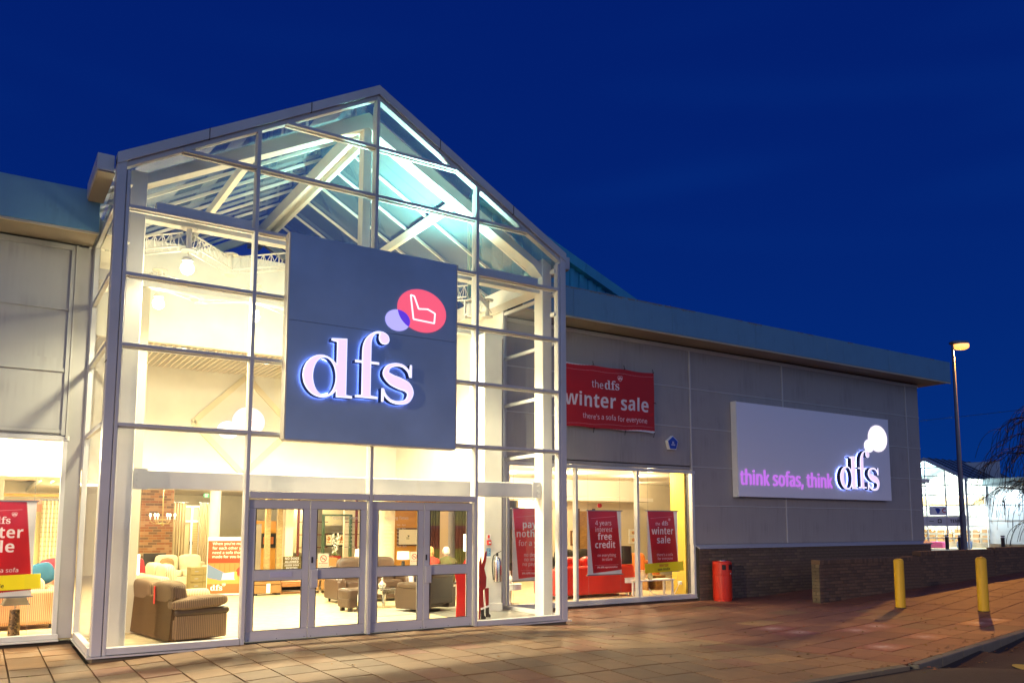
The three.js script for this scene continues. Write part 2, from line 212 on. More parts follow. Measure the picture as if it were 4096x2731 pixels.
// ribbed cheek wall that rises behind the right of the porch
{ const cap = (x) => 8.98 - 0.395 * (x - 7.2), zc = -4.0, list = [];
  for (let x = 4.3; x < 10.9; x += 0.31) { const y1 = cap(x + 0.15) - 0.1; if (y1 < 7.3) break; list.push(box(x, x + 0.15, 7.2, y1, zc - 0.06, zc), box(x + 0.151, x + 0.309, 7.2, y1, zc - 0.06, zc - 0.045)); }
  mesh('ribbed_cladding', list, M.clad, shop);
  for (const [a, b] of [[4.3, 7.8], [7.81, 11.4]]) mesh('cladding_cap', bar(V(a, cap(a) + 0.03, zc + 0.04), V(b, cap(b) + 0.03, zc + 0.04), 0.22, 0.26), M.clad, shop);
  mesh('cheek_lining', slabShape([[4.3, 7.2], [10.8, 7.2], [10.8, cap(10.8) - 0.1], [4.3, cap(4.3) - 0.1]], 0.05, zc - 0.2), M.wallWhite, shop); }
// brick plinth
function bricks(parent, x0, x1, yBase, rows, zf, ch, bl, mats, budget, yAt, core) {
  const geo = [1, 0.48].map((k) => { const g = rbox(-bl * k / 2 + 0.005, bl * k / 2 - 0.005, -ch / 2 + 0.005, ch / 2 - 0.005, -0.06, 0, 0.006, 1); return worldUV(prep(g)); }), list = [];
  for (let r = 0; r < rows; r++) { const off = r % 2 ? bl / 2 : 0; for (let x = x0 - off; x < x1; x += bl) { const a = Math.max(x, x0), b = Math.min(x + bl, x1), y = yBase + (r + 0.5) * ch; if (b - a < 0.06) continue; if (y + ch < yAt((a + b) / 2)) continue; list.push([(a + b) / 2, y, b - a < bl * 0.7 ? 1 : 0, (b - a)]); } }
  list.forEach((q) => { q[4] = V(q[0], q[1], zf).distanceTo(camera.position); }); list.sort((a, b) => a[4] - b[4]); const rest = [];
  list.forEach(([x, y, k], i) => { const z = zf + rr(-0.003, 0.003); if (i < budget) { const o = new THREE.Mesh(geo[k], mats[(rnd() * mats.length) | 0]); o.name = 'brick'; o.castShadow = o.receiveShadow = true; o.position.set(x, y, z); parent.add(o); } else rest.push(geo[k].clone().translate(x, y, z)); });
  if (rest.length) mesh('brick', rest, mats[0], parent, true).userData.kind = 'stuff';
}
const brickM = [[0.15, 0.105, 0.075], [0.13, 0.09, 0.065], [0.18, 0.125, 0.085], [0.14, 0.095, 0.075]].map((c) => std(lin(...c), 0.85, { map: grain, bumpMap: grain, bumpScale: 0.002 }));
bricks(shop, 10.19, 21.05, -0.21, 17, ZR + 0.125, 0.0845, 0.24, brickM, 300, () => -0.2);
mesh('mortar_bed', [box(10.18, 21.04, -0.3, 1.225, ZR - 0.13, ZR + 0.112)], M.mortar, shop);
bricks(shop, 4.3, 10.18, -0.21, 2, ZR - 0.01, 0.0845, 0.24, brickM, 0, () => -1);
mesh('plinth_flashing', slabShape([[0, 0], [0.02, 0], [0.17, -0.075], [0.17, -0.105], [0.155, -0.105], [0, -0.03]], 10.95, 0).rotateY(-Math.PI / 2).translate(21.12, 1.31, ZR), std(lin(0.33, 0.35, 0.42), 0.4), shop);
// shop windows: frame, mullions and panes
function shopWindow(xs, y0, y1, label) { const w = new THREE.Group(); w.name = 'window'; shop.add(w); const a = xs[0], b = xs[xs.length - 1];
  mesh('window_frame', [rbox(a - 0.05, b + 0.06, y1 - 0.03, y1 + 0.05, ZR - 0.12, ZR + 0.03, 0.008, 1), rbox(a - 0.05, b + 0.06, y0 - 0.03, y0 + 0.05, ZR - 0.12, ZR + 0.032, 0.008, 1), ...xs.map((x) => box(x - 0.033, x + 0.033, y0 + 0.05, y1 - 0.03, ZR - 0.11, ZR + 0.02))], M.frame, w);
  mesh('window_sill', [rbox(a - 0.06, b + 0.07, y0 - 0.065, y0 - 0.033, ZR - 0.12, ZR + 0.06, 0.006, 1)], M.frame, w);
  for (let i = 0; i + 1 < xs.length; i++) mesh('pane', new THREE.PlaneGeometry(xs[i + 1] - xs[i] - 0.06, y1 - y0 - 0.07).translate((xs[i] + xs[i + 1]) / 2, (y0 + y1) / 2 + 0.01, ZR - 0.05), M.glass, w, true); return w; }
shopWindow([4.32, 6.267, 8.201, 10.145], 0.0, 3.2);
shopWindow([-14.2, -11.7, -9.3, -6.9, -4.49], 0.0, 3.24);
mesh('window_lintel', box(4.25, 10.17, 3.262, 3.35, ZR - 0.13, ZR - 0.02), M.panel, shop); mesh('window_lintel', box(-14.5, -4.5, 3.30, 3.37, ZR - 0.13, ZR - 0.02), M.panelL, shop);
for (const [a, b] of [[-14.6, -4.24], [4.25, 10.18]]) mesh('base_concrete', box(a, b, -0.3, -0.068, ZR - 0.3, ZR - 0.03), M.mortar, shop);

// ---------------------------------------------------------------- glass porch
const T = { d: 2.314, t5: 3.286, t4: 4.482, t3: 5.558, t2: 6.602, t1: 7.67, t0: 8.578 }, MX = [-4.03, -2.1, 0, 2.1, 4.03], SL = 0.562;
const rake = (x) => 9.50 - SL * Math.abs(x), porch = thing('glass_porch', 'tall gabled glass entrance porch with white frame and lit interior', 'porch');
const P = (n, g, m = M.frame, keep) => mesh(n, g, m, porch, keep);
for (const s of [-1, 1]) {
  P('corner_post', [rbox(s * 4.06, s * 4.2, -0.03, 7.33, -0.17, 0.03, 0.015, 2)]);
  P('corner_post', [rbox(s * 4.0, s * 4.052, -0.03, 7.14, -0.12, 0.028, 0.01, 1)]);
  P('seam_band', [box(s * 4.195, s * 4.205, 4.2, 4.215, -0.16, 0.034)], M.joint);
  const o = slabShape([[0, 9.74], [s * 4.2, 9.74 - SL * 4.2], [s * 4.2, 9.74 - SL * 4.2 - 0.17], [0, 9.57]], 0.22, -0.17); P('rake_trim', o);
  P('rake_trim', slabShape([[0, 9.565], [s * 4.055, 9.565 - SL * 4.055], [s * 4.055, 9.565 - SL * 4.055 - 0.08], [0, 9.485]], 0.13, -0.13));
  for (const k of [1.25, 2.9]) P('seam_band', bar(V(s * k, 9.745 - SL * k, -0.06), V(s * k, 9.563 - SL * k, -0.06), 0.012, 0.236, V(0, 0, 1)), M.joint);
  // side frame with its glass
  P('side_post', [box(s * 4.13, s * 4.215, -0.03, 7.1, ZR + 0.005, ZR + 0.09)]);
  for (const y of [T.t5, T.t4, T.t3, T.t2]) P('side_transom', [box(s * 4.15, s * 4.21, y - 0.035, y + 0.035, ZR + 0.09, -0.17)]);
  P('side_sill', [box(s * 4.13, s * 4.222, -0.028, 0.075, ZR + 0.09, -0.17), box(s * 4.13, s * 4.25, -0.05, -0.03, ZR + 0.02, 0.05)]);
  const ys = [0.075, T.t5, T.t4, T.t3, T.t2, 7.05]; for (let i = 0; i < 5; i++) P('pane', new THREE.PlaneGeometry(2.1, ys[i + 1] - ys[i] - 0.04).rotateY(s * Math.PI / 2).translate(s * 4.18, (ys[i] + ys[i + 1]) / 2, -1.22), M.glass, true);
  P('eave_gutter', [rbox(s * 4.215, s * 4.45, 7.14, 7.40, -1.55, -0.16, 0.012, 1)]); P('gutter_soffit', [box(s * 4.2, s * 4.43, 7.115, 7.138, -1.55, -0.17)], M.soffit);
  // portal inside the glass
  P('portal_column', [s < 0 ? rbox(-3.95, -3.70, 0, 7.35, -0.72, -0.41, 0.02, 2) : rbox(3.915, 4.15, 0, 7.35, -0.71, -0.40, 0.02, 2)], M.inner);
  P('portal_rafter', slabShape([[0, 9.42], [s * 4.0, 9.42 - SL * 4.0], [s * 4.0, 9.42 - SL * 4 - 0.3], [s * 3.70, 9.13 - 0.53 * 3.70], [0, 9.13]], 0.30, -0.715), M.inner);
  for (const zz of [-7.8]) P('rafter', slabShape([[0, 9.40], [s * 4.05, 9.40 - SL * 4.05], [s * 4.05, 9.18 - SL * 4.05], [0, 9.18]], 0.12, zz), M.inner);
  P('purlin', [bar(V(s * 2.0, 8.22, -0.73), V(s * 2.0, 8.22, -8), 0.10, 0.17)], M.inner); P('eave_beam', [box(s * 3.75, s * 4.1, 6.66, 6.98, -8, -0.73)], M.inner);
  for (let z = -1.05; z > -7.9; z -= 0.95) P('glazing_bar', bar(V(0, 9.50, z), V(s * 4.2, 9.50 - SL * 4.2, z), 0.034, 0.055), M.inner);
  for (let z = -0.15, k = 0; z > -7.9; z -= 1.44, k++) { const a = z, b = Math.max(z - 1.43, -8), g = new THREE.BufferGeometry(); const y0 = 9.56, y1 = 9.56 - SL * 4.22;
    g.setAttribute('position', new THREE.Float32BufferAttribute([0, y0, a, s * 4.22, y1, a, s * 4.22, y1, b, 0, y0, a, s * 4.22, y1, b, 0, y0, b], 3)); g.computeVertexNormals(); P('roof_pane', g, M.roofGlass, true); }
  for (const y of [7.0, 6.1]) P('glass_clip', [box(s * 3.99 - 0.03, s * 3.99 + 0.03, y - 0.04, y + 0.04, -0.2, -0.06)], M.inner);
}
P('ridge_beam', [box(-0.16, -0.07, 9.0, 9.28, -8, -0.72), box(0.07, 0.16, 9.0, 9.28, -8, -0.72), box(-0.07, 0.07, 9.12, 9.28, -8, -0.72)], M.inner);
P('apex_post', [box(-0.075, 0.075, 6.82, 9.2, -0.66, -0.45)], M.inner);
P('cross_beam', [rbox(-3.695, 3.91, 2.37, 2.66, -0.66, -0.47, 0.02, 2)], M.inner);
for (const s of [-1, 1]) { P('beam_plate', [box(s < 0 ? -3.69 : 3.70, s < 0 ? -3.49 : 3.90, 2.36, 2.68, -0.468, -0.455)], M.inner); for (const y of [2.42, 2.51, 2.6]) P('bolt', new THREE.CylinderGeometry(0.022, 0.022, 0.02, 8).rotateX(Math.PI / 2).translate(s < 0 ? -3.63 : 3.84, y, -0.445), M.inner); }
P('eave_tie', [box(-3.69, 3.91, 6.62, 6.80, -0.69, -0.5)], M.inner);
P('lintel_beam', [box(-4.2, 4.2, 6.02, 6.22, -2.42, -2.26)], M.inner);
// mullions and transoms
for (const x of [-2.1, 0, 2.1]) { const y0 = x === 0 ? -0.01 : -0.03; P('mullion', [rbox(x - 0.03, x + 0.03, y0, rake(x), -0.13, 0.026, 0.008, 1)]); P('mullion_cap', [box(x - 0.026, x + 0.026, 0.1, rake(x) - 0.1, -0.16, -0.132)], M.inner); }
const clipX = (y) => (9.50 - y) / SL;
function transom(x0, x1, y, h = 0.056) { P('transom', [rbox(x0 + 0.031, x1 - 0.031, y - h / 2, y + h / 2, -0.12, 0.022, 0.006, 1)]); P('transom_bead', [box(x0 + 0.031, x1 - 0.031, y - h / 2 - 0.022, y - h / 2 - 0.001, -0.1, -0.05)], M.inner); }
for (let i = 0; i < 4; i++) { const a = i ? MX[i] : -4.0 - 0.041, b = i < 3 ? MX[i + 1] : 4.0 + 0.041;
  for (const y of [T.t5, T.t4, T.t3, T.t2]) transom(a, b, y);
  for (const y of [T.t1, T.t0]) { const c = clipX(y), a2 = Math.max(a, -c - 0.05), b2 = Math.min(b, c + 0.05); if (b2 - a2 > 0.3) transom(a2, b2, y); } }
P('upper_sill_plate', [box(-3.6, -2.14, T.t2 + 0.04, T.t2 + 0.19, -0.3, -0.12), box(2.14, 3.6, T.t2 + 0.04, T.t2 + 0.19, -0.3, -0.12)], M.frame);
{ const ys = [T.d, T.t5, T.t4, T.t3, T.t2, T.t1, T.t0, 9.6];
  for (let i = 0; i < 4; i++) { const a = MX[i] + (i ? 0.035 : 0.03), b = MX[i + 1] - (i < 3 ? 0.035 : 0.03);
    for (let r = 0; r < 7; r++) { const y0 = r ? ys[r] + 0.03 : i === 0 || i === 3 ? 0.07 : ys[0] + 0.03, y1 = ys[r + 1] - 0.03;
      let poly = [[a, y0], [b, y0], [b, y1], [a, y1]]; // cut by the sloping edge of the gable
      const out = []; for (let k = 0; k < poly.length; k++) { const p = poly[k], q = poly[(k + 1) % poly.length], f = (t) => 9.49 - SL * Math.abs(t[0]) - t[1]; if (f(p) >= 0) out.push(p); if (f(p) * f(q) < 0) { const t = f(p) / (f(p) - f(q)); out.push([p[0] + (q[0] - p[0]) * t, p[1] + (q[1] - p[1]) * t]); } }
      if (out.length > 2) { const s = new THREE.Shape(out.map(([x, y]) => new THREE.Vector2(x, y))); P('pane', new THREE.ShapeGeometry(s).translate(0, 0, -0.03), M.glass, true); } } } }
for (const [a, b] of [[-4.0, -2.14], [2.14, 4.0]]) P('bottom_rail', [rbox(a, b, -0.02, 0.075, -0.12, 0.024, 0.006, 1)]);
for (const [a, b] of [[-4.24, -2.06], [2.06, 4.26]]) P('sill_flashing', box(a, b, -0.052, -0.03, -0.1, 0.07));
P('base_concrete', [box(-4.17, 4.17, -0.3, -0.055, -0.2, 0.0), box(-4.17, -3.9, -0.3, -0.055, ZR, -0.201), box(3.9, 4.17, -0.3, -0.055, ZR, -0.201)], M.concrete);
P('threshold', [box(-2.05, 2.05, -0.04, -0.004, -0.25, 0.06)], M.dark);
// doors
P('door_head', [rbox(-2.06, -0.041, 2.24, 2.35, -0.12, 0.03, 0.006, 1), rbox(0.041, 2.06, 2.24, 2.35, -0.12, 0.03, 0.006, 1)]);
[[-2.05, -1.052], [-1.044, -0.05], [0.05, 1.044], [1.052, 2.05]].forEach(([a, b], i) => {
  const d = new THREE.Group(); d.name = 'door'; porch.add(d); const z0 = -0.085, z1 = -0.035, st = 0.115;
  mesh('door_frame', [rbox(a, b, 2.08, 2.225, z0, z1, 0.008, 1), rbox(a, b, 0.005, 0.165, z0, z1, 0.008, 1), rbox(a + st, b - st, 0.94, 1.11, z0 + 0.002, z1 - 0.002, 0.006, 1), rbox(a, a + st, 0.166, 2.079, z0 + 0.001, z1 - 0.001, 0.008, 1), rbox(b - st, b, 0.166, 2.079, z0 + 0.001, z1 - 0.001, 0.008, 1)], M.frame, d);
  mesh('kick_plate', [box(a + 0.01, b - 0.01, 0.008, 0.05, z1, z1 + 0.004)], M.frame, d);
  for (const [y0, y1] of [[1.11, 2.08], [0.165, 0.94]]) mesh('pane', new THREE.PlaneGeometry(b - a - 2 * st, y1 - y0).translate((a + b) / 2, (y0 + y1) / 2, -0.06), M.glass, d, true);
  mesh('gasket', [[1.11, 2.08], [0.165, 0.94]].flatMap(([y0, y1]) => [box(a + st, b - st, y0, y0 + 0.008, -0.05, -0.034), box(a + st, b - st, y1 - 0.008, y1, -0.05, -0.034), box(a + st, a + st + 0.008, y0 + 0.008, y1 - 0.008, -0.05, -0.034), box(b - st - 0.008, b - st, y0 + 0.008, y1 - 0.008, -0.05, -0.034)]), M.black, d);
  for (const x of [a + 0.05, (a + b) / 2, b - 0.05]) mesh('screw', new THREE.CylinderGeometry(0.007, 0.007, 0.006, 6).rotateX(Math.PI / 2).translate(x, 0.03, z1 + 0.006), M.dark, d);
  if (i === 0) mesh('letter_plate', [rbox(a + 0.36, a + 0.72, 0.985, 1.075, z1 - 0.002, z1 + 0.012, 0.01, 1)], std(lin(0.48, 0.48, 0.6), 0.35), d);
  if (i === 1 || i === 3) { mesh('lock_box', [rbox(a + 0.02, a + 0.135, 0.80, 1.10, z1, z1 + 0.045, 0.01, 1)], M.frame, d); mesh('lock', [rbox(a + 0.03, a + 0.06, 1.20, 1.30, z1, z1 + 0.01, 0.006, 1)], M.black, d); }
});

// ---------------------------------------------------------------- rooms behind the glass
struct('shop_floor', [box(-16, 22, -0.1, 0, -20, ZR - 0.3), box(-4.1, 4.1, -0.1, 0, ZR - 0.3, -0.22)], M.floor);
struct('entrance_tiles', [box(2.3, 4.05, 0.001, 0.006, -2.3, -0.25)], M.tile);
struct('rug', [box(1.2, 3.9, 0.001, 0.008, -3.3, -2.25)], std(lin(0.35, 0.33, 0.28), 0.9, { map: grain }));
struct('back_wall', [box(-16, 22, 0, 3.5, -20.1, -20)], M.wallCream);
struct('end_wall_left', [box(-16.1, -16, 0, 3.5, -20, ZR - 0.3)], M.wallCream);
struct('ceiling', [box(-16, -4.3, 3.3, 3.42, -20, ZR - 0.33), box(4.3, 22, 3.3, 3.42, -20, ZR - 0.33), box(-4.3, 4.3, 2.95, 3.07, -20, -8.2)], M.ceil);
struct('ceiling_bulkhead', [box(-16, -4.31, 2.72, 3.29, -4.75, -4.6), box(-16, -4.31, 2.72, 2.8, -6.2, -4.751), box(4.31, 13.2, 2.75, 3.29, -8.15, -8.0), box(4.31, 14, 2.62, 2.74, -9.2, -8.0)], M.ceil);
struct('atrium_wall_left', [box(-4.3, -4.2, 2.75, 7.1, -8.1, ZR)], M.wallWhite);
struct('atrium_wall_right', [box(4.2, 4.3, 2.75, 7.1, -8.1, ZR)], M.wallWhite);
struct('atrium_wall_back', [box(-4.2, 4.2, 2.85, 7.2, -8.2, -8.0)], M.wallWhite);
struct('atrium_bulkhead', slabShape([[-4.2, 5.62], [4.2, 5.62], [4.2, 7.05], [2.95, 7.78], [-2.95, 7.78], [-4.2, 7.05]], 0.12, -5.1), M.wallWhite);
struct('pier_left', [box(-3.95, -3.3, 0, 6.0, -2.5, -2.27)], M.wallCream);
struct('pier_right', [box(3.42, 3.86, 0, 6.0, -2.5, -1.88), rbox(3.40, 3.88, 0, 0.17, -2.52, -1.86, 0.01, 1), box(3.87, 4.12, 0, 6.0, -2.5, -2.36)], M.wallWhite);
{ // open grid ceiling
  const c = thing('grid_ceiling', 'open square mesh ceiling high inside the porch in front of the back wall', 'ceiling grid'), L = [];
  for (let x = -4.15; x < 4.2; x += 0.13) L.push(box(x - 0.010, x + 0.010, 5.64, 5.652, -7.98, -5.12));
  for (let z = -7.95; z < -5.1; z += 0.13) L.push(box(-4.18, 4.18, 5.642, 5.650, z - 0.010, z + 0.010));
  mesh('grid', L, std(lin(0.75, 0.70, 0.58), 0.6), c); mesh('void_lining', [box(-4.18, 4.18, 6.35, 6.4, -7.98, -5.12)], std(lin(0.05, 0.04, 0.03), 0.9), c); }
{ // raised diamond on the back wall round the inside logo
  const d = thing('wall_diamond', 'raised pale diamond moulding round the pink logo on the inside wall', 'moulding', [-0.05, 4.35, -7.99]), k = 1.28, p = [[0, k], [k, 0], [0, -k], [-k, 0]];
  for (let i = 0; i < 4; i++) { const a = p[i], b = p[(i + 1) % 4]; mesh('moulding', bar(V(a[0] * 0.985, a[1] * 0.985, 0), V(b[0] * 0.985, b[1] * 0.985, 0), 0.14, 0.06, V(0, 0, 1)), M.wallCream, d); } }
function disc(cx, cy, rx, ry, z, depth = 0.02, turn = 0) { const s = new THREE.Shape(); s.absellipse(cx, cy, rx, ry, 0, Math.PI * 2, false, turn); return new THREE.ExtrudeGeometry(s, { depth, bevelEnabled: false, curveSegments: 36 }).translate(0, 0, z); }
function lens(a, b, z, depth) { // overlap of two ellipses [cx, cy, rx, ry]
  const inside = (p, e) => ((p[0] - e[0]) / e[2]) ** 2 + ((p[1] - e[1]) / e[3]) ** 2 <= 1, pts = []; for (const [e, f] of [[a, b], [b, a]]) for (let i = 0; i < 240; i++) { const t = i / 240 * 2 * Math.PI, p = [e[0] + e[2] * 0.997 * Math.cos(t), e[1] + e[3] * 0.997 * Math.sin(t)]; if (inside(p, f)) pts.push(p); }
  const c = pts.reduce((s, p) => [s[0] + p[0] / pts.length, s[1] + p[1] / pts.length], [0, 0]); pts.sort((p, q) => Math.atan2(p[1] - c[1], p[0] - c[0]) - Math.atan2(q[1] - c[1], q[0] - c[0])); return slabShape(pts, depth, z); }
const chairIcon = (x, y, s) => { const p = [[0, 0.43], [0.07, 0.42], [0.16, 0.2], [0.34, 0.22], [0.49, 0.16], [0.475, -0.02], [0.06, 0], [0, 0.43]]; return p.slice(1).map((q, i) => bar(V(x + p[i][0] * s, y + p[i][1] * s, 0), V(x + q[0] * s, y + q[1] * s, 0), 0.026, 0.012, V(0, 0, 1))); };
{ const s = thing('inside_logo_sign', 'glowing pink and white oval logo sign on the wall inside the porch', 'sign', [-0.05, 4.4, -7.96]);
  mesh('bubble', disc(0.08, 0.05, 0.41, 0.37, 0), glow(lin(1, 0.50, 0.62), 0.8), s); mesh('bubble', disc(-0.42, -0.2, 0.27, 0.22, 0.004), glow(lin(0.85, 0.8, 1), 0.8), s); for (const g of chairIcon(-0.15, -0.1, 0.9)) mesh('icon_stroke', g.translate(0, 0, 0.03), glow(lin(1, 1, 1), 1.4), s); }

// lattice trusses with hanging lamps
{ const tr = (a, b) => { const d = b.clone().sub(a), L = d.length(), side = V(-d.z, 0, d.x).normalize().multiplyScalar(0.11), o = V(0, 0.26, 0), g = [], n = 7;
    for (const s of [side, side.clone().negate()]) g.push(rod(a.clone().add(s), b.clone().add(s), 0.015)); g.push(rod(a.clone().add(o), b.clone().add(o), 0.015));
    for (let i = 0; i < n; i++) { const p = a.clone().lerp(b, i / n), m = a.clone().lerp(b, (i + 0.5) / n).add(o), q = a.clone().lerp(b, (i + 1) / n); for (const s of [side, side.clone().negate()]) g.push(rod(p.clone().add(s), m, 0.006, 0.006, 5), rod(m, q.clone().add(s), 0.006, 0.006, 5)); } return g; };
  for (const [row, za, zb, say] of [[0, -0.32, -1.25, 'nearest the front glass'], [1, -2.85, -3.5, 'farther in, before the bulkhead']]) {
    const t = thing('lattice_truss', 'white zigzag lattice truss under the porch roof, the row ' + say, 'truss'); const nodes = []; for (let i = 0; i < 9; i++) nodes.push(V(-3.95 + 0.88 * i, 6.22, i % 2 ? za : zb));
    for (let i = 0; i < 8; i++) mesh('truss_section', tr(nodes[i].clone().lerp(nodes[i + 1], 0.09), nodes[i].clone().lerp(nodes[i + 1], 0.91)), M.inner, t);
    nodes.forEach((p) => mesh('hub', [cyl(0.12, 0.12, 0.02, p.x, 6.16, p.z), cyl(0.045, 0.045, 0.36, p.x, 6.18, p.z), cyl(0.13, 0.13, 0.02, p.x, 6.52, p.z)], M.inner, t)); } }
function hangLamp(x, y, z, I, c, label, k = 9) { const t = thing('hanging_lamp', label, 'lamp', [x, y, z], 0, 'lamps hung from the porch trusses');
  mesh('lamp_holder', [cyl(0.012, 0.012, 0.2, 0, 0.14, 0), lathe([[0.02, 0.16], [0.07, 0.15], [0.085, 0.09], [0.08, 0.09], [0.065, 0.14], [0.02, 0.148]])], M.inner, t);
  mesh('lamp_bulb', new THREE.SphereGeometry(0.105, 16, 12).translate(0, -0.03, 0), glow(c, k), t);
  const l = new THREE.PointLight(c, I * 0.09); l.shadow.radius = 5; l.castShadow = true; l.name = 'lamp_bulb_light'; t.add(l);
  const d = new THREE.SpotLight(c, I, 0, 1.36, 0.3); d.position.set(0, -0.15, 0); d.target.position.set(0, -3, 0); d.shadow.radius = 8; d.castShadow = true; d.name = 'lamp_reflector_light'; t.add(d); t.add(d.target); return t; }
const warm = lin(1, 0.89, 0.54), warmer = lin(1, 0.77, 0.42);
hangLamp(-3.07, 5.92, -0.36, 62, warm, 'brightest bare lamp hung at the left of the front porch truss', 14);
hangLamp(-3.07, 5.92, -2.85, 75, warm, 'glowing lamp on the rear truss at the far left inside the porch', 14);
hangLamp(-1.31, 5.92, -2.85, 105, warm, 'glowing lamp on the rear truss just left of the large square sign', 14);
hangLamp(0.45, 5.92, -2.85, 105, warm, 'lamp on the rear truss hidden behind the large square sign');
hangLamp(2.21, 5.92, -2.85, 105, warm, 'lamp on the rear truss at the right inside the porch');
hangLamp(0.45, 5.92, -0.36, 95, warm, 'lamp on the front truss behind the right half of the square sign');
{ const t = thing('spot_lamp', 'white can spotlight under the front truss right of the large square sign', 'spotlight', [2.21, 5.86, -0.4]);
  mesh('lamp_can', lathe([[0.02, 0.26], [0.12, 0.24], [0.14, 0.02], [0.13, 0.0], [0.12, 0.02], [0.11, 0.22]]), M.inner, t); mesh('lamp_lens', new THREE.CylinderGeometry(0.10, 0.10, 0.01, 18).translate(0, 0.03, 0), glow(lin(1, 0.8, 0.5), 0.8), t); mesh('yoke', [box(-0.16, -0.145, 0.05, 0.3, -0.02, 0.02), box(0.145, 0.16, 0.05, 0.3, -0.02, 0.02), box(-0.145, 0.145, 0.285, 0.3, -0.02, 0.02)], M.inner, t); }
{ const t = thing('uplight', 'floodlight washing the ridge of the porch roof with cold white light', 'floodlight', [1.5, 6.75, -1.35]);
  mesh('lamp_housing', [rbox(-0.16, 0.16, -0.1, 0.06, -0.1, 0.1, 0.02, 1), rod(V(0, -0.45, 0), V(0, -0.1, 0), 0.015)], M.galv, t); mesh('lamp_lens', box(-0.13, 0.13, 0.062, 0.07, -0.08, 0.08), glow(lin(0.6, 1, 0.92), 3), t);
  const l = new THREE.SpotLight(lin(0.38, 1, 0.9), 170, 0, 1.25, 0.5); l.position.set(0, 0.09, 0); l.target.position.set(-0.3, 3, 0.4); l.shadow.radius = 5; l.castShadow = true; l.name = 'lamp_light'; t.add(l); t.add(l.target); }
function spotDisc(list, name, label, group, I, c, k = 6) { for (const [x, y, z, on] of list) { const t = thing(name, label(x, z), 'downlight', [x, y, z], 0, group);
  mesh('lamp_rim', lathe([[0.05, 0.02], [0.085, 0.02], [0.085, -0.006], [0.06, -0.012], [0.05, 0.0]], 18), M.white, t); mesh('lamp_lens', new THREE.CylinderGeometry(0.055, 0.055, 0.01, 16).translate(0, 0.004, 0), glow(c, k), t);
  if (on) { const l = new THREE.PointLight(c, I * on); l.position.y = -0.12; l.shadow.radius = 4; l.castShadow = true; l.name = 'lamp_light'; t.add(l); } } }
spotDisc([[-2.1, 5.63, -5.4, 0], [-0.1, 5.63, -6.1, 0], [1.9, 5.63, -5.5, 0]], 'grid_downlight', (x) => x < -1 ? 'round downlight in the mesh ceiling at the left of the porch' : x < 1 ? 'round downlight in the mesh ceiling beside the left edge of the square sign' : 'round downlight in the mesh ceiling behind the square sign', null, 0, warm, 14);
spotDisc([[-2.8, 2.94, -10, 1], [0, 2.94, -9.6, 1], [2.8, 2.94, -10, 1], [0.2, 2.94, -13, 0.8], [3.4, 2.94, -13.4, 0.8], [-3, 2.94, -13, 0.8]], 'showroom_downlight', (x, z) => `small ceiling downlight over the furniture behind the doors, ${z > -11 ? 'nearer' : 'farther'} row, ${x < -1 ? 'left' : x < 2 ? 'middle' : 'right'} one`, 'ceiling downlights of the main showroom', 20, warm, 4);
spotDisc([[6.2, 3.29, -3.6, 0.7], [7.4, 3.29, -4.2, 0], [8.5, 3.29, -5.4, 0.9], [9.6, 3.29, -3.4, 0.6], [7.0, 3.29, -6.2, 0.7], [11, 3.29, -5.5, 0.7], [6.8, 2.6, -8.5, 0], [7.9, 2.6, -8.6, 0], [9.2, 2.6, -8.4, 0], [10.4, 2.6, -8.7, 0], [9.6, 2.6, -9.0, 0.5], [13, 3.29, -8.6, 0.8]], 'showroom_downlight', ((n) => () => `glowing ceiling spot seen through the right window, ${['first', 'second', 'third', 'fourth', 'fifth', 'sixth'][n % 6]} from the left of the ${n++ < 6 ? 'upper' : 'lower'} group`)(0), 'ceiling downlights behind the right window', 26, warmer, 7);
spotDisc([[-5.6, 3.29, -3.7, 1], [-8, 3.29, -3.9, 1], [-5.2, 3.29, -7.4, 1], [-7.6, 3.29, -8, 1], [-5, 3.29, -11, 0.8]], 'showroom_downlight', (x, z) => `ceiling downlight of the far left room, ${z > -6 ? 'over the peach sofa' : z > -9 ? 'beyond the pink partition' : 'deepest in the room'}, ${x > -6 ? 'right' : 'left'} one`, 'ceiling downlights behind the left window', 40, warm, 7);

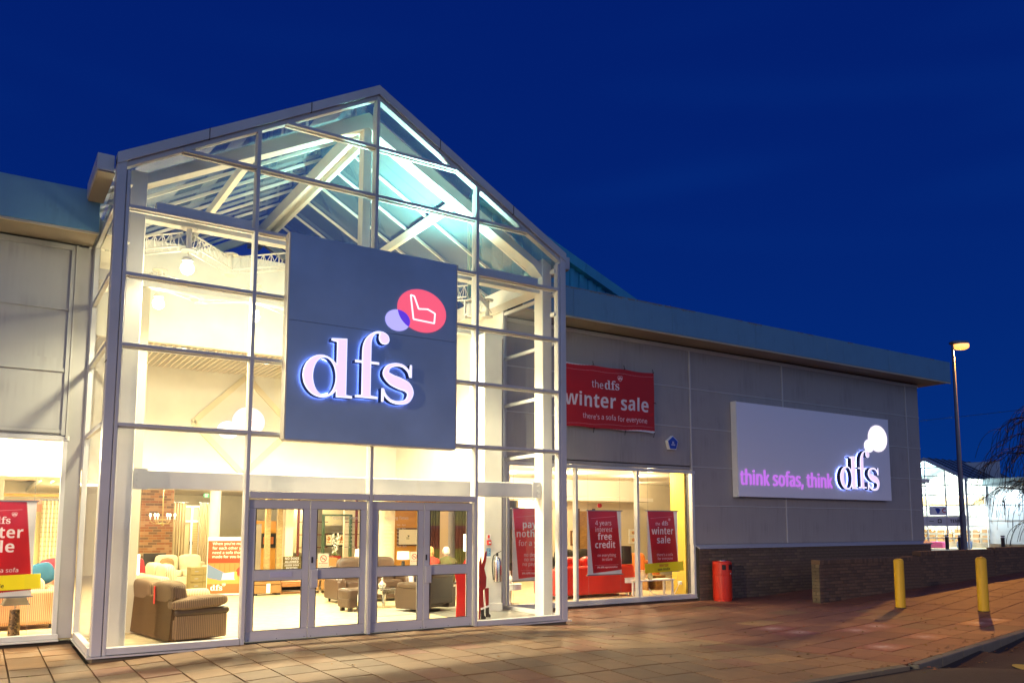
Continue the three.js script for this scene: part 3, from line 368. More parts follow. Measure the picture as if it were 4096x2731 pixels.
// ---------------------------------------------------------------- signs on the front
const navy = std(lin(0.004, 0.006, 0.03), 0.3), rimM = glow(lin(0.72, 0.75, 1), 1.15), faceM = glow(lin(0.90, 0.70, 0.93), 0.92, lin(0.7, 0.5, 0.7)), haloM = glow(lin(0.26, 0.36, 1), 13, lin(0.3, 0.3, 0.6));
function letterShapes() {
  const v = (a) => a.map(([x, y]) => new THREE.Vector2(x, y)), d = new THREE.Shape(), out = {};
  { // d: bowl joined to the stem
    const cx = -1.08, cy = 4.232, rx = 0.32, ry = 0.352, xs = -0.832, t = Math.acos((xs - cx) / rx); for (let i = 0; i <= 60; i++) { const a = t + (2 * Math.PI - 2 * t) * i / 60, x = cx + rx * Math.cos(a), y = cy + ry * Math.sin(a); i ? d.lineTo(x, y) : d.moveTo(x, y); }
    for (const [x, y] of [[-0.832, 3.905], [-0.55, 3.905], [-0.55, 3.945], [-0.655, 3.955], [-0.655, 4.905], [-0.93, 4.88], [-0.93, 4.842], [-0.832, 4.825]]) d.lineTo(x, y); d.closePath();
    const h = new THREE.Path(); h.absellipse(-1.035, 4.232, 0.192, 0.312, 0, Math.PI * 2, true); d.holes.push(h); out.d = [d]; }
  { const f = new THREE.Shape(v([[-0.50, 3.935], [-0.095, 3.935], [-0.095, 3.972], [-0.222, 3.985], [-0.222, 4.525], [-0.075, 4.525], [-0.075, 4.568], [-0.222, 4.568], [-0.222, 4.86]]));
    f.bezierCurveTo(-0.215, 5.02, -0.15, 5.075, -0.075, 5.06); f.bezierCurveTo(-0.10, 5.02, -0.10, 4.93, -0.03, 4.895); f.bezierCurveTo(0.06, 4.865, 0.115, 4.93, 0.105, 4.995); f.bezierCurveTo(0.09, 5.11, -0.08, 5.14, -0.19, 5.075); f.bezierCurveTo(-0.33, 5.0, -0.388, 4.88, -0.388, 4.70);
    for (const [x, y] of [[-0.388, 4.568], [-0.51, 4.568], [-0.51, 4.525], [-0.388, 4.525], [-0.388, 3.985], [-0.50, 3.972]]) f.lineTo(x, y); f.closePath(); out.f = [f]; }
  { const c = new THREE.CatmullRomCurve3([[0.515, 4.37], [0.475, 4.47], [0.37, 4.55], [0.23, 4.56], [0.09, 4.50], [0.055, 4.39], [0.15, 4.30], [0.30, 4.245], [0.45, 4.19], [0.515, 4.09], [0.46, 3.955], [0.31, 3.905], [0.15, 3.93], [0.045, 4.02], [0.0, 4.12]].map(([x, y]) => V(x, y, 0)), false, 'centripetal'), n = 90, A = [], B = [];
    for (let i = 0; i <= n; i++) { const t = i / n, p = c.getPoint(t), q = c.getTangent(t), w = 0.022 + 0.075 * Math.exp(-(((t - 0.5) / 0.17) ** 2)) + 0.006 * Math.sin(t * Math.PI); A.push([p.x - q.y * w, p.y + q.x * w]); B.push([p.x + q.y * w, p.y - q.x * w]); }
    out.s = [new THREE.Shape(v([...A, ...B.reverse()])), new THREE.Shape(v([[0.497, 4.36], [0.542, 4.36], [0.542, 4.585], [0.505, 4.585], [0.497, 4.53]])), new THREE.Shape(v([[-0.028, 3.895], [0.012, 3.895], [0.02, 3.95], [0.018, 4.13], [-0.028, 4.13]]))]; }
  return out;
}
const LET = letterShapes();
function addLetters(parent, dx, dy, z) { // a lit channel letter: halo behind, navy sides, white rim, pink face
  for (const k of ['d', 'f', 's']) { const ex = (depth, off, zz) => LET[k].map((s, i) => new THREE.ExtrudeGeometry(s, { depth, bevelEnabled: off !== 0, bevelThickness: 0.0005, bevelSize: 0, bevelOffset: off, bevelSegments: 1, curveSegments: 16 }).translate(dx, dy, z + zz + i * 0.0012));
    const L = new THREE.Group(); L.name = 'letter'; parent.add(L); mesh('halo_light', ex(0.008, -0.02, 0.018), haloM, L); mesh('letter_side', ex(0.125, 0, 0.034), navy, L); mesh('letter_rim_light', ex(0.008, 0, 0.161), rimM, L); mesh('letter_face_light', ex(0.004, -0.016, 0.172), faceM, L); }
}
{ const s = thing('large_shop_sign', 'big square blue grey sign panel with glowing letters on the porch front', 'sign');
  mesh('sign_panel', rbox(-1.6, 1.51, 5.142, 6.605, 0.06, 0.25, 0.006, 1), M.sign, s); mesh('sign_panel', rbox(-1.6, 1.51, 3.19, 5.138, 0.06, 0.25, 0.006, 1), M.sign, s);
  mesh('sign_edge', [box(-1.625, -1.601, 3.19, 6.605, 0.05, 0.249), box(1.511, 1.53, 3.19, 6.605, 0.05, 0.249), box(-1.6, 1.51, 3.165, 3.189, 0.05, 0.249)], std(lin(0.6, 0.56, 0.48), 0.5), s);
  mesh('bracket', [box(-1.4, -1.3, 3.3, 6.5, 0.027, 0.059), box(1.2, 1.3, 3.3, 6.5, 0.027, 0.059)], M.galv, s);
  addLetters(s, 0, 0, 0.251);
  mesh('bubble_light', disc(0.805, 5.625, 0.485, 0.385, 0.2505, 0.014, -0.12), glow(lin(0.95, 0.115, 0.20), 0.95, lin(0.5, 0.05, 0.1)), s);
  mesh('bubble_light', disc(0.33, 5.39, 0.235, 0.19, 0.2515, 0.0145), glow(lin(0.50, 0.45, 0.95), 0.95, lin(0.3, 0.3, 0.6)), s);
  mesh('bubble_overlap_light', lens([0.805, 5.625, 0.485, 0.39], [0.33, 5.39, 0.235, 0.19], 0.2665, 0.002), glow(lin(0.10, 0.035, 0.62), 1, lin(0.1, 0.05, 0.4)), s);
  for (const g of chairIcon(0.57, 5.45, 1.0)) mesh('icon_stroke_light', g.translate(0, 0, 0.271), glow(lin(1, 0.94, 0.94), 1.05), s);
}
const font = await new FontLoader().loadAsync('fonts/droid/droid_sans_regular.typeface.json');
{ const s = thing('wall_shop_sign', 'long white lightbox sign with pink lettering on the right wall', 'sign');
  mesh('sign_panel', rbox(11.70, 18.82, 2.60, 5.21, -2.335, -2.14, 0.006, 1), std(lin(0.84, 0.83, 0.90), 0.5), s); mesh('sign_edge', box(11.66, 11.699, 2.59, 5.22, -2.33, -2.145), M.white, s);
  const txt = (t, x, size) => { const g = new TextGeometry(t, { font, size, depth: 0.03, curveSegments: 5, bevelEnabled: true, bevelThickness: 0.004, bevelSize: 0.004, bevelSegments: 1 }); g.computeBoundingBox(); const w = g.boundingBox.max.x; return g.scale(x[1] / w, 1, 1).translate(x[0], 2.93, -2.138); };
  for (const [t, x] of [['think', [11.74, 1.2]], ['sofas,', [13.08, 1.34]], ['think', [14.58, 1.2]]]) mesh('lettering_light', txt(t, x, 0.40), glow(lin(0.55, 0.17, 0.80), 1.0, lin(0.1, 0.03, 0.12)), s);
  addLetters(s, 17.36, -0.985, -2.139);
  mesh('bubble_light', disc(18.2, 4.56, 0.5, 0.42, -2.1395, 0.014), glow(lin(1, 0.86, 0.95), 1.25), s); mesh('bubble_light', disc(17.72, 4.3, 0.245, 0.20, -2.1385, 0.0145), glow(lin(0.95, 0.88, 1), 1.2), s);
}
// printed signs
const heart = (c, x, y, r, col) => { c.strokeStyle = col; c.lineWidth = r * 0.09; c.beginPath(); c.moveTo(x, y + r * 0.55); c.bezierCurveTo(x - r * 0.9, y, x - r * 0.62, y - r * 0.62, x - r * 0.25, y - r * 0.55); c.quadraticCurveTo(x - r * 0.05, y - r * 0.5, x, y - r * 0.32); c.quadraticCurveTo(x + r * 0.05, y - r * 0.5, x + r * 0.25, y - r * 0.55); c.bezierCurveTo(x + r * 0.62, y - r * 0.62, x + r * 0.9, y, x, y + r * 0.55); c.stroke(); c.strokeRect(x - r * 0.3, y - r * 0.22, r * 0.6, r * 0.3); c.strokeRect(x - r * 0.4, y - r * 0.08, r * 0.8, r * 0.2); };
const put = (c, t, x, y, font_, w) => { c.font = font_; if (w) c.fillText(t, x, y, w); else c.fillText(t, x, y); };
function zigzag(c, pts, n, amp) { c.beginPath(); pts.forEach((p, k) => { const q = pts[(k + 1) % pts.length], L = Math.hypot(q[0] - p[0], q[1] - p[1]), m = Math.max(2, Math.round(L / n)), nx = (q[1] - p[1]) / L, ny = -(q[0] - p[0]) / L; for (let i = 0; i < m; i++) { const t = i / m, t2 = (i + 0.5) / m; c[k || i ? 'lineTo' : 'moveTo'](p[0] + (q[0] - p[0]) * t, p[1] + (q[1] - p[1]) * t); c.lineTo(p[0] + (q[0] - p[0]) * t2 + nx * amp, p[1] + (q[1] - p[1]) * t2 + ny * amp); } }); c.closePath(); c.fill(); }
const dots = (c, x0, y0, x1, y1) => { c.strokeStyle = '#e8dcdc'; c.lineWidth = 3; c.setLineDash([4, 5]); c.beginPath(); c.moveTo(x0, y0); c.lineTo(x1, y1); c.stroke(); c.setLineDash([]); };
const S_ = 'sans-serif', RED = '#b51212', W_ = '#e2d8d8';
{ const t = canvasTex(1024, 560, (c, w, h) => { c.fillStyle = '#e6e2e2'; c.fillRect(0, 0, w, h); c.fillStyle = RED; zigzag(c, [[-20, 18], [w + 20, -22], [w + 20, h - 34], [-20, h + 20]].map(([a, b], i) => [a, b + (i === 2 ? 10 : 0)]), 16, 8);
    dots(c, 0, 52, w, 36); dots(c, 60, h - 26, w, h - 52); c.fillStyle = W_; c.textAlign = 'center'; put(c, 'the', 385, 195, '88px ' + S_); put(c, 'dfs', 540, 195, 'bold 108px serif'); heart(c, 632, 90, 44, W_); put(c, 'winter sale', w / 2 - 10, 375, 'bold 175px ' + S_, 930); put(c, "there's a sofa for everyone", w / 2 + 70, 480, '62px ' + S_, 720); });
  const b = thing('winter_sale_banner', 'red winter sale banner tied flat to the grey wall above the right window', 'banner', [7.25, 4.93, -2.26]);
  const g = new THREE.BoxGeometry(2.98, 1.56, 0.006, 24, 10, 1), p = g.attributes.position; for (let i = 0; i < p.count; i++) { const x = p.getX(i), y = p.getY(i); p.setZ(i, p.getZ(i) + 0.008 * Math.sin(x * 4 + y) + 0.006 * Math.sin(y * 6)); p.setY(i, y + 0.022 * Math.abs(Math.sin((x + 1.49) * Math.PI / 0.98)) * (y > 0 ? -1 : 1)); } g.computeVertexNormals();
  mesh('banner_sheet', g, std(0xffffff, 0.5, { map: t }), b, true);
  for (const [x, y, a] of [[-1.4, 0.78, 1], [-0.5, 0.78, 1], [0.5, 0.78, 1], [1.47, 0.78, 1], [1.5, 0, 2], [-0.5, -0.78, -1], [0.5, -0.78, -1], [1.47, -0.78, -1]]) mesh('tie', [rod(V(x, y, 0.01), V(x + (a === 2 ? 0.09 : 0.01), y + (a === 2 ? 0 : a * 0.1), -0.03), 0.008, 0.008, 5), rod(V(x - 0.02, y, 0.012), V(x + 0.02, y + 0.01, 0.012), 0.01, 0.01, 5)], M.black, b); }
{ const a = thing('alarm_box', 'small white pentagon alarm box with blue front on the grey wall', 'alarm', [9.36, 3.93, -2.34]), pent = (r) => [...Array(5)].map((_, i) => [Math.sin(i * 1.2566) * r, Math.cos(i * 1.2566) * r]);
  mesh('alarm_case', slabShape(pent(0.2), 0.09, 0), M.white, a); mesh('alarm_front', slabShape(pent(0.175), 0.012, 0.09), std(lin(0.01, 0.06, 0.42), 0.4), a);
  const t = canvasTex(128, 96, (c) => { c.fillStyle = '#1c3fa0'; c.fillRect(0, 0, 128, 96); c.fillStyle = '#fff'; c.textAlign = 'center'; put(c, 'Chubb', 64, 80, 'bold 34px ' + S_); c.strokeStyle = '#fff'; c.lineWidth = 6; c.strokeRect(46, 10, 36, 34); c.fillRect(58, 24, 12, 12); }); mesh('alarm_print', new THREE.PlaneGeometry(0.17, 0.13).translate(0, -0.01, 0.104), std(0xffffff, 0.5, { map: t }), a, true); }
function poster(x0, x1, y0, y1, label, draw) { const w = x1 - x0, h = y1 - y0, t = canvasTex(512, Math.round(512 * h / w), draw), p = thing('hanging_poster', label, 'poster', [(x0 + x1) / 2, y0, -2.62]);
  const g = new THREE.BoxGeometry(w, h - 0.04, 0.003, 10, 1, 1), q = g.attributes.position; for (let i = 0; i < q.count; i++) q.setZ(i, q.getZ(i) + 0.02 * Math.cos(q.getX(i) / w * 3)); g.computeVertexNormals();
  mesh('poster_sheet', g.translate(0, h / 2, 0), std(0xffffff, 0.35, { map: t }), p, true); mesh('poster_rail', [box(-w / 2 - 0.03, w / 2 + 0.03, h - 0.025, h, -0.02, 0.03)], M.galv, p); mesh('poster_rail', [box(-w / 2 - 0.03, w / 2 + 0.03, 0, 0.025, -0.02, 0.03)], M.galv, p);
  mesh('wire', [-1, 1].flatMap((s) => [rod(V(s * w * 0.47, h, 0), V(s * w * 0.47, 3.2 - y0, 0), 0.003, 0.003, 4), rod(V(s * w * 0.47, 0, 0), V(s * w * 0.47, -y0 + 0.02, 0), 0.003, 0.003, 4)]), M.galv, p); return p; }
const redPanel = (c, w, h, lean = 0.07, red = RED) => { c.fillStyle = '#dcdad6'; c.fillRect(0, 0, w, h); c.fillStyle = red; zigzag(c, [[w * 0.02, -10], [w * 0.86, -10], [w * 0.86 + w * lean * 2, h * 0.93], [w * 0.02 + w * lean * 2, h * 0.97]], 14, 7); c.strokeStyle = '#d9a0a0'; c.lineWidth = 3; c.beginPath(); c.moveTo(w * 0.1, h * 0.12); c.lineTo(w * 0.82, h * 0.085); c.stroke(); c.textAlign = 'center'; c.fillStyle = W_; };
const saleDraw = (c, w, h) => { redPanel(c, w, h); put(c, 'the', w * 0.33, h * 0.235, '52px ' + S_); put(c, 'dfs', w * 0.57, h * 0.235, 'bold 72px serif'); heart(c, w * 0.72, h * 0.14, 30, W_); put(c, 'winter', w * 0.49, h * 0.385, 'bold 124px ' + S_, 370); put(c, 'sale', w * 0.52, h * 0.535, 'bold 124px ' + S_, 270); put(c, "there's a sofa", w * 0.55, h * 0.745, '46px ' + S_); put(c, 'for everyone', w * 0.56, h * 0.81, '46px ' + S_); };
poster(6.80, 7.88, 0.6, 2.19, 'red hanging poster offering four years interest free credit, above the red sofa', (c, w, h) => { redPanel(c, w, h); put(c, '4 years', w * 0.46, h * 0.225, '76px ' + S_); put(c, 'interest', w * 0.47, h * 0.33, '76px ' + S_); put(c, 'free', w * 0.5, h * 0.455, 'bold 110px ' + S_); put(c, 'credit', w * 0.51, h * 0.585, 'bold 110px ' + S_); put(c, 'on everything', w * 0.55, h * 0.72, '46px ' + S_); put(c, 'in store', w * 0.56, h * 0.785, '46px ' + S_); c.fillRect(w * 0.2, h * 0.85, w * 0.7, 2); put(c, '0% APR representative', w * 0.57, h * 0.9, 'bold 28px ' + S_); });
poster(8.76, 9.82, 0.62, 2.20, 'red hanging winter sale poster in front of the yellow wall', saleDraw);
poster(4.62, 5.72, 0.54, 2.22, 'red hanging poster offering pay nothing for a year, behind the porch side glass', (c, w, h) => { redPanel(c, w, h, 0.07, '#d81a14'); put(c, 'pay', w * 0.42, h * 0.27, 'bold 108px ' + S_); put(c, 'nothing', w * 0.48, h * 0.40, 'bold 108px ' + S_, 400); put(c, 'for a year', w * 0.5, h * 0.52, '84px ' + S_); put(c, 'no deposit', w * 0.52, h * 0.67, '52px ' + S_); put(c, 'no interest', w * 0.53, h * 0.735, '52px ' + S_); put(c, 'no payments', w * 0.54, h * 0.80, '52px ' + S_); c.fillRect(w * 0.2, h * 0.86, w * 0.7, 2); put(c, '0% APR representative', w * 0.56, h * 0.915, 'bold 30px ' + S_); });
poster(-5.92, -4.83, 0.64, 2.22, 'red hanging winter sale poster cut by the left edge of the picture', saleDraw);
function sash(x, y, w, label) { const t = canvasTex(512, 96, (c) => { c.fillStyle = '#e8d800'; c.fillRect(0, 0, 512, 96); c.textAlign = 'center'; c.fillStyle = '#b8201c'; put(c, 'ORDER TODAY', 256, 42, 'bold 38px ' + S_, 170); c.fillStyle = '#1b1a12'; put(c, 'save double', 256, 82, 'bold 40px ' + S_, 230); }); const s = thing('yellow_sash', label, 'sign', [x, y, -2.57]);
  mesh('sash_card', rbox(-w / 2, w / 2, -0.12, 0.12, -0.004, 0.004, 0.004, 1), std(lin(0.76, 0.66, 0.01), 0.4), s); mesh('sash_print', new THREE.PlaneGeometry(w * 0.72, 0.225).translate(-w * 0.02, 0, 0.006), std(0xffffff, 0.45, { map: t }), s, true); s.rotation.z = 0.03; return s; }
sash(9.29, 0.745, 1.36, 'yellow save double sash across the poster by the yellow wall'); sash(-5.42, 0.88, 1.42, 'yellow save double sash across the poster at the far left');
function notice(name, x, y, w, h, label, draw, base = M.white) { const t = canvasTex(Math.round(w * 1200), Math.round(h * 1200), draw), n = thing(name, label, 'notice', [x, y, -0.053]); mesh('notice_print', new THREE.PlaneGeometry(w, h), new THREE.MeshPhysicalMaterial({ map: t, roughness: 1, transmission: 0.3, thickness: 0 }), n, true); return n; }
notice('dog_notice', -1.33, 1.21, 0.30, 0.21, 'white no dogs allowed notice low in the leftmost door pane', (c, w, h) => { c.fillStyle = '#80703c'; c.fillRect(0, 0, w, h); c.fillStyle = '#fffdf2'; c.textAlign = 'center'; const k = h / 250; put(c, 'NO DOGS', w / 2, 62 * k, `bold ${62 * k}px ` + S_, w * 0.9); put(c, 'ALLOWED', w / 2, 122 * k, `bold ${58 * k}px ` + S_, w * 0.94); c.fillRect(w * 0.04, 134 * k, w * 0.92, 4); put(c, '(GUIDE DOGS', w / 2, 185 * k, `bold ${44 * k}px ` + S_, w * 0.94); put(c, 'EXCEPTED)', w / 2, 236 * k, `bold ${44 * k}px ` + S_, w * 0.8); });
const smoke = (c, w, h) => { c.fillStyle = '#efe6c8'; c.fillRect(0, 0, w, h); c.strokeStyle = '#d2462a'; c.lineWidth = w * 0.055; c.beginPath(); c.arc(w / 2, h * 0.36, w * 0.27, 0, 7); c.moveTo(w * 0.31, h * 0.24); c.lineTo(w * 0.69, h * 0.48); c.stroke(); c.fillStyle = '#3a2a20'; c.fillRect(w * 0.33, h * 0.36, w * 0.34, h * 0.035); c.fillStyle = '#d2462a'; c.textAlign = 'center'; put(c, 'NO SMOKING', w / 2, h * 0.72, `bold ${w * 0.13}px ` + S_, w * 0.8); c.fillStyle = '#57524a'; put(c, 'It is against the law to', w / 2, h * 0.82, `${w * 0.075}px ` + S_, w * 0.8); put(c, 'smoke in these premises', w / 2, h * 0.9, `${w * 0.075}px ` + S_, w * 0.8); };
notice('smoking_notice', -0.80, 1.235, 0.19, 0.235, 'no smoking notice on the second door from the left', smoke); notice('smoking_notice', 0.87, 1.235, 0.165, 0.235, 'no smoking notice on the third door, beside the table lamp', smoke);
for (const [x, label] of [[-0.47, 'pale etched opening times lettering on the second door pane'], [0.48, 'pale etched opening times lettering on the third door pane']]) { const n = thing('opening_times', label, 'lettering', [x, 1.62, -0.055]), em = std(lin(0.72, 0.70, 0.6), 0.8), L = []; const f = (t, a, b, s) => { const g = new TextGeometry(t, { font, size: s, depth: 0.001, curveSegments: 2 }); g.translate(a, b, 0); L.push(g); };
  f('Opening Times', -0.2, 0.30, 0.05); ['Monday', 'Tuesday', 'Wednesday', 'Thursday', 'Friday', 'Saturday', 'Sunday'].forEach((d, i) => { f(d, -0.2, 0.19 - i * 0.062, 0.026); f(i < 5 ? '9am - 8pm' : i < 6 ? '9am - 6pm' : '11am - 5pm', 0.04, 0.19 - i * 0.062, 0.026); }); mesh('etched_text', L, em, n); }

// ---------------------------------------------------------------- furniture
const cord = (r, g, b) => std(lin(r, g, b), 0.95, { map: cordMap, bumpMap: cordMap, bumpScale: 0.004 });
const leather = (r, g, b) => std(lin(r, g, b), 0.42, { map: soft, bumpMap: grain, bumpScale: 0.001 });
const cloth = (r, g, b) => std(lin(r, g, b), 0.95, { map: grain });
const tan = std(lin(0.30, 0.155, 0.045), 0.9, { map: soft });
function sofa(name, label, [x, z], turn, { L = 2, D = 0.95, seat = 0.44, arm = 0.62, back = 0.82, aw = 0.22, n = 2, m, cm = m, foot = M.black, pil = 0 }, group) {
  const o = thing(name, label, n === 1 ? 'armchair' : 'sofa', [x, 0, z], turn, group), h = L / 2, d = D / 2, w = (L - 2 * aw) / n;
  mesh('base', rbox(-h + aw, h - aw, 0.08, seat - 0.12, -d + 0.05, d - 0.04, 0.03), m, o); mesh('backrest', rbox(-h + 0.06, h - 0.06, 0.08, back - 0.1, -d, -d + 0.2, 0.07, 3), m, o);
  for (const s of [-1, 1]) mesh('arm', [rbox(s * h, s * (h - aw), 0.08, arm - 0.1, -d + 0.02, d, 0.05, 3), new THREE.CapsuleGeometry(aw * 0.52, D - aw * 1.1, 6, 14).rotateX(Math.PI / 2).translate(s * (h - aw / 2), arm - 0.12, 0.01)], m, o);
  for (let i = 0; i < n; i++) { const cx = -h + aw + w * (i + 0.5); mesh('seat_cushion', pillow(w * 0.99, 0.2, D - 0.26, 0.35).translate(cx, seat - 0.03, 0.08), cm, o); mesh('back_cushion', pillow(w * 0.98, back - seat + 0.14, 0.24, 0.45).rotateX(-0.16).translate(cx, (back + seat) / 2 + 0.05, -d + 0.28), cm, o); }
  for (const sx of [-1, 1]) for (const sz of [-1, 1]) mesh('foot', cyl(0.025, 0.03, 0.08, sx * (h - 0.12), 0, sz * (d - 0.12), 8), foot, o);
  return o;
}
{ // corduroy sofa close behind the left pane, its arm towards the glass
  const o = thing('sofa', 'brown corduroy sofa with tan suede back, close behind the left porch pane', 'sofa', [-2.80, 0, -1.60], Math.PI / 2 + 0.17), C = cord(0.29, 0.185, 0.10), su = std(lin(0.13, 0.068, 0.02), 0.95, { map: soft }), lt = leather(0.085, 0.05, 0.024), L = 2.05;
  mesh('base', rbox(-1.0, 1.0, 0.05, 0.36, -0.40, 0.42, 0.03), C, o);
  mesh('backrest', [slabShape([[-0.44, 0.03], [-0.30, 0.03], [-0.24, 0.66], [-0.34, 0.69], [-0.40, 0.66]], L - 0.06, -1.0).rotateY(-Math.PI / 2)], su, o);
  for (const s of [-1, 1]) { mesh('arm', rbox(s * 0.78, s * 1.03, 0.04, 0.42, -0.36, 0.47, 0.03, 2), C, o); mesh('arm_roll', rbox(s * 0.765, s * 1.06, 0.405, 0.515, -0.38, 0.50, 0.05, 3), lt, o); mesh('arm_pillow', pillow(0.36, 0.20, 0.92, 0.6, 28).rotateX(-0.06).translate(s * 0.92, 0.60, 0.03), C, o); }
  for (const s of [-0.5, 0.5]) { mesh('seat_cushion', pillow(0.82, 0.24, 0.7, 0.4).translate(s * 0.8, 0.43, 0.1), C, o); const b = mesh('back_cushion', pillow(0.94, 0.40, 0.30, 0.55, 28).rotateX(-0.1).translate(s, 0.73, -0.27), C, o); if (s < 0) mesh('price_tag', box(-0.34, -0.28, 0.56, 0.84, -0.445, -0.44), std(lin(0.75, 0.03, 0.02), 0.5), b); }
  const s2 = sofa('sofa', 'pale beige corduroy sofa beyond the brown sofa with tan back', [-2.35, -4.3], Math.PI / 2 + 0.1, { L: 1.9, m: cord(0.62, 0.47, 0.28), back: 0.95 });
}
sofa('sofa', 'bright red leather sofa seen from behind in the right window', [7.62, -3.74], Math.PI, { L: 2.62, D: 0.98, m: leather(0.62, 0.028, 0.012), n: 3, back: 0.90, arm: 0.74 });
sofa('sofa', 'brown leather two seat sofa beyond the footstool, behind the third door', [2.42, -5.62], 0, { L: 1.95, m: leather(0.075, 0.042, 0.026), back: 0.92, arm: 0.62 });
{ // recliner seen from behind
  const o = thing('recliner', 'brown leather recliner armchair turned away behind the rightmost door', 'armchair', [2.50, 0, -2.78], Math.PI + 0.33), m = leather(0.075, 0.044, 0.026), bk = leather(0.028, 0.016, 0.011);
  mesh('base', rbox(-0.30, 0.30, 0.10, 0.38, -0.36, 0.40, 0.04), m, o); for (const s of [-1, 1]) { mesh('arm', slabShape([[-0.44, 0.08], [0.40, 0.06], [0.46, 0.30], [0.40, 0.52], [-0.44, 0.50]], 0.20, -0.1).rotateY(-Math.PI / 2).translate(s * 0.37, 0, 0), m, o); mesh('arm_pad', pillow(0.25, 0.14, 0.86, 0.55).translate(s * 0.37, 0.55, 0.0), m, o); }
  mesh('backrest', rbox(-0.38, 0.38, 0.16, 0.86, -0.48, -0.34, 0.05, 3).translate(0, 0, 0), bk, o); mesh('head_pillow', pillow(0.78, 0.30, 0.26, 0.5).translate(0, 0.85, -0.38), m, o); mesh('back_pillow', pillow(0.6, 0.5, 0.22, 0.45).translate(0, 0.62, -0.26), m, o); mesh('seat_cushion', pillow(0.58, 0.2, 0.68, 0.4).translate(0, 0.44, 0.1), m, o);
  mesh('swivel_base', [lathe([[0.02, 0.1], [0.05, 0.09], [0.05, 0.035], [0.32, 0.03], [0.32, 0.0], [0.02, 0.0]], 24)], M.black, o);
}
{ const o = thing('footstool', 'square brown leather footstool with hanging price tag in the middle of the floor', 'footstool', [1.24, 0, -3.62], 0.12), m = leather(0.07, 0.04, 0.025); mesh('base', rbox(-0.29, 0.29, 0.08, 0.28, -0.24, 0.24, 0.04, 3), m, o); mesh('top_cushion', pillow(0.62, 0.24, 0.52, 0.35).translate(0, 0.36, 0), m, o); for (const a of [-1, 1]) for (const b of [-1, 1]) mesh('foot', box(a * 0.2 - 0.04, a * 0.2 + 0.04, 0, 0.08, b * 0.17 - 0.04, b * 0.17 + 0.04), M.black, o);
  const t = mesh('price_tag', box(-0.03, 0.03, 0.13, 0.36, 0.268, 0.272), M.white, o); mesh('tag_end', box(-0.03, 0.03, 0.13, 0.20, 0.273, 0.275), std(lin(0.8, 0.5, 0.05), 0.5), t); t.translateX(-0.06); }
{ const o = thing('side_table', 'mirrored square side table under the silver vase by the brown footstool', 'table', [2.04, 0, -3.9], 0.3), mir = std(lin(0.75, 0.78, 0.76), 0.06, { metalness: 0.9 }); mesh('tabletop', rbox(-0.26, 0.26, 0.38, 0.42, -0.26, 0.26, 0.005, 1), mir, o); mesh('apron', box(-0.23, 0.23, 0.31, 0.379, -0.23, 0.23), mir, o); for (const a of [-1, 1]) for (const b of [-1, 1]) mesh('leg', cyl(0.025, 0.045, 0.31, a * 0.19, 0, b * 0.19, 4), mir, o); }
const vase = (x, y, z, s, label, m, pr = [[0.001, 0], [0.05, 0], [0.095, 0.06], [0.09, 0.11], [0.03, 0.16], [0.018, 0.22], [0.026, 0.24], [0.012, 0.24]]) => { const o = thing('vase', label, 'vase', [x, y, z]); mesh('body', lathe(pr.map(([a, b]) => [a * s, b * s])), m, o); mesh('rim', new THREE.TorusGeometry(pr[pr.length - 2][0] * s, 0.006, 6, 16).rotateX(Math.PI / 2).translate(0, pr[pr.length - 2][1] * s, 0), m, o); return o; };
vase(1.97, 0.42, -3.85, 0.95, 'round silver mirrored vase with narrow neck on the mirrored side table', std(lin(0.8, 0.75, 0.66), 0.12, { metalness: 0.8 }));
{ const o = thing('footstool', 'tan suede box footstool with white tag, far behind the leftmost door', 'footstool', [0.78, 0, -8.6]); mesh('base', rbox(-0.36, 0.36, 0.05, 0.26, -0.22, 0.22, 0.02), tan, o); mesh('lid', rbox(-0.365, 0.365, 0.265, 0.37, -0.225, 0.225, 0.03), tan, o); for (const a of [-1, 1]) mesh('foot', box(a * 0.3 - 0.05, a * 0.3 + 0.05, 0, 0.05, -0.2, 0.2), M.black, o); mesh('price_tag', box(-0.03, 0.07, 0.06, 0.30, 0.228, 0.231), M.white, o); }
{ const o = thing('low_cabinet', 'low orange wood cabinet beside the tan footstool', 'cabinet', [1.55, 0, -8.75]), w = std(lin(0.38, 0.17, 0.06), 0.4, { map: woodMap }); mesh('carcass', [box(-0.4, 0.4, 0.28, 0.32, -0.25, 0.25), box(-0.4, -0.36, 0, 0.279, -0.25, 0.25), box(0.36, 0.4, 0, 0.279, -0.25, 0.25), box(-0.359, 0.359, 0.02, 0.05, -0.25, 0.25)], w, o); mesh('drawer', rbox(-0.35, 0.35, 0.19, 0.275, 0.2, 0.252, 0.005, 1), w, o); mesh('recess', box(-0.35, 0.35, 0.055, 0.18, -0.24, -0.22), M.black, o); }
sofa('sofa', 'tan suede sofa behind the brown leather sofa', [2.95, -8.75], 0.05, { L: 1.8, m: tan, back: 0.8 });
{ const o = thing('console_table', 'glass console table on chrome legs in front of the tan sofa', 'table', [2.25, 0, -7.6]); mesh('tabletop', box(-0.35, 0.35, 0.40, 0.415, -0.25, 0.25), M.glass, o); for (const a of [-0.28, -0.05, 0.26]) mesh('leg', box(a - 0.025, a + 0.025, 0, 0.399, -0.2, -0.15), M.chrome, o); }
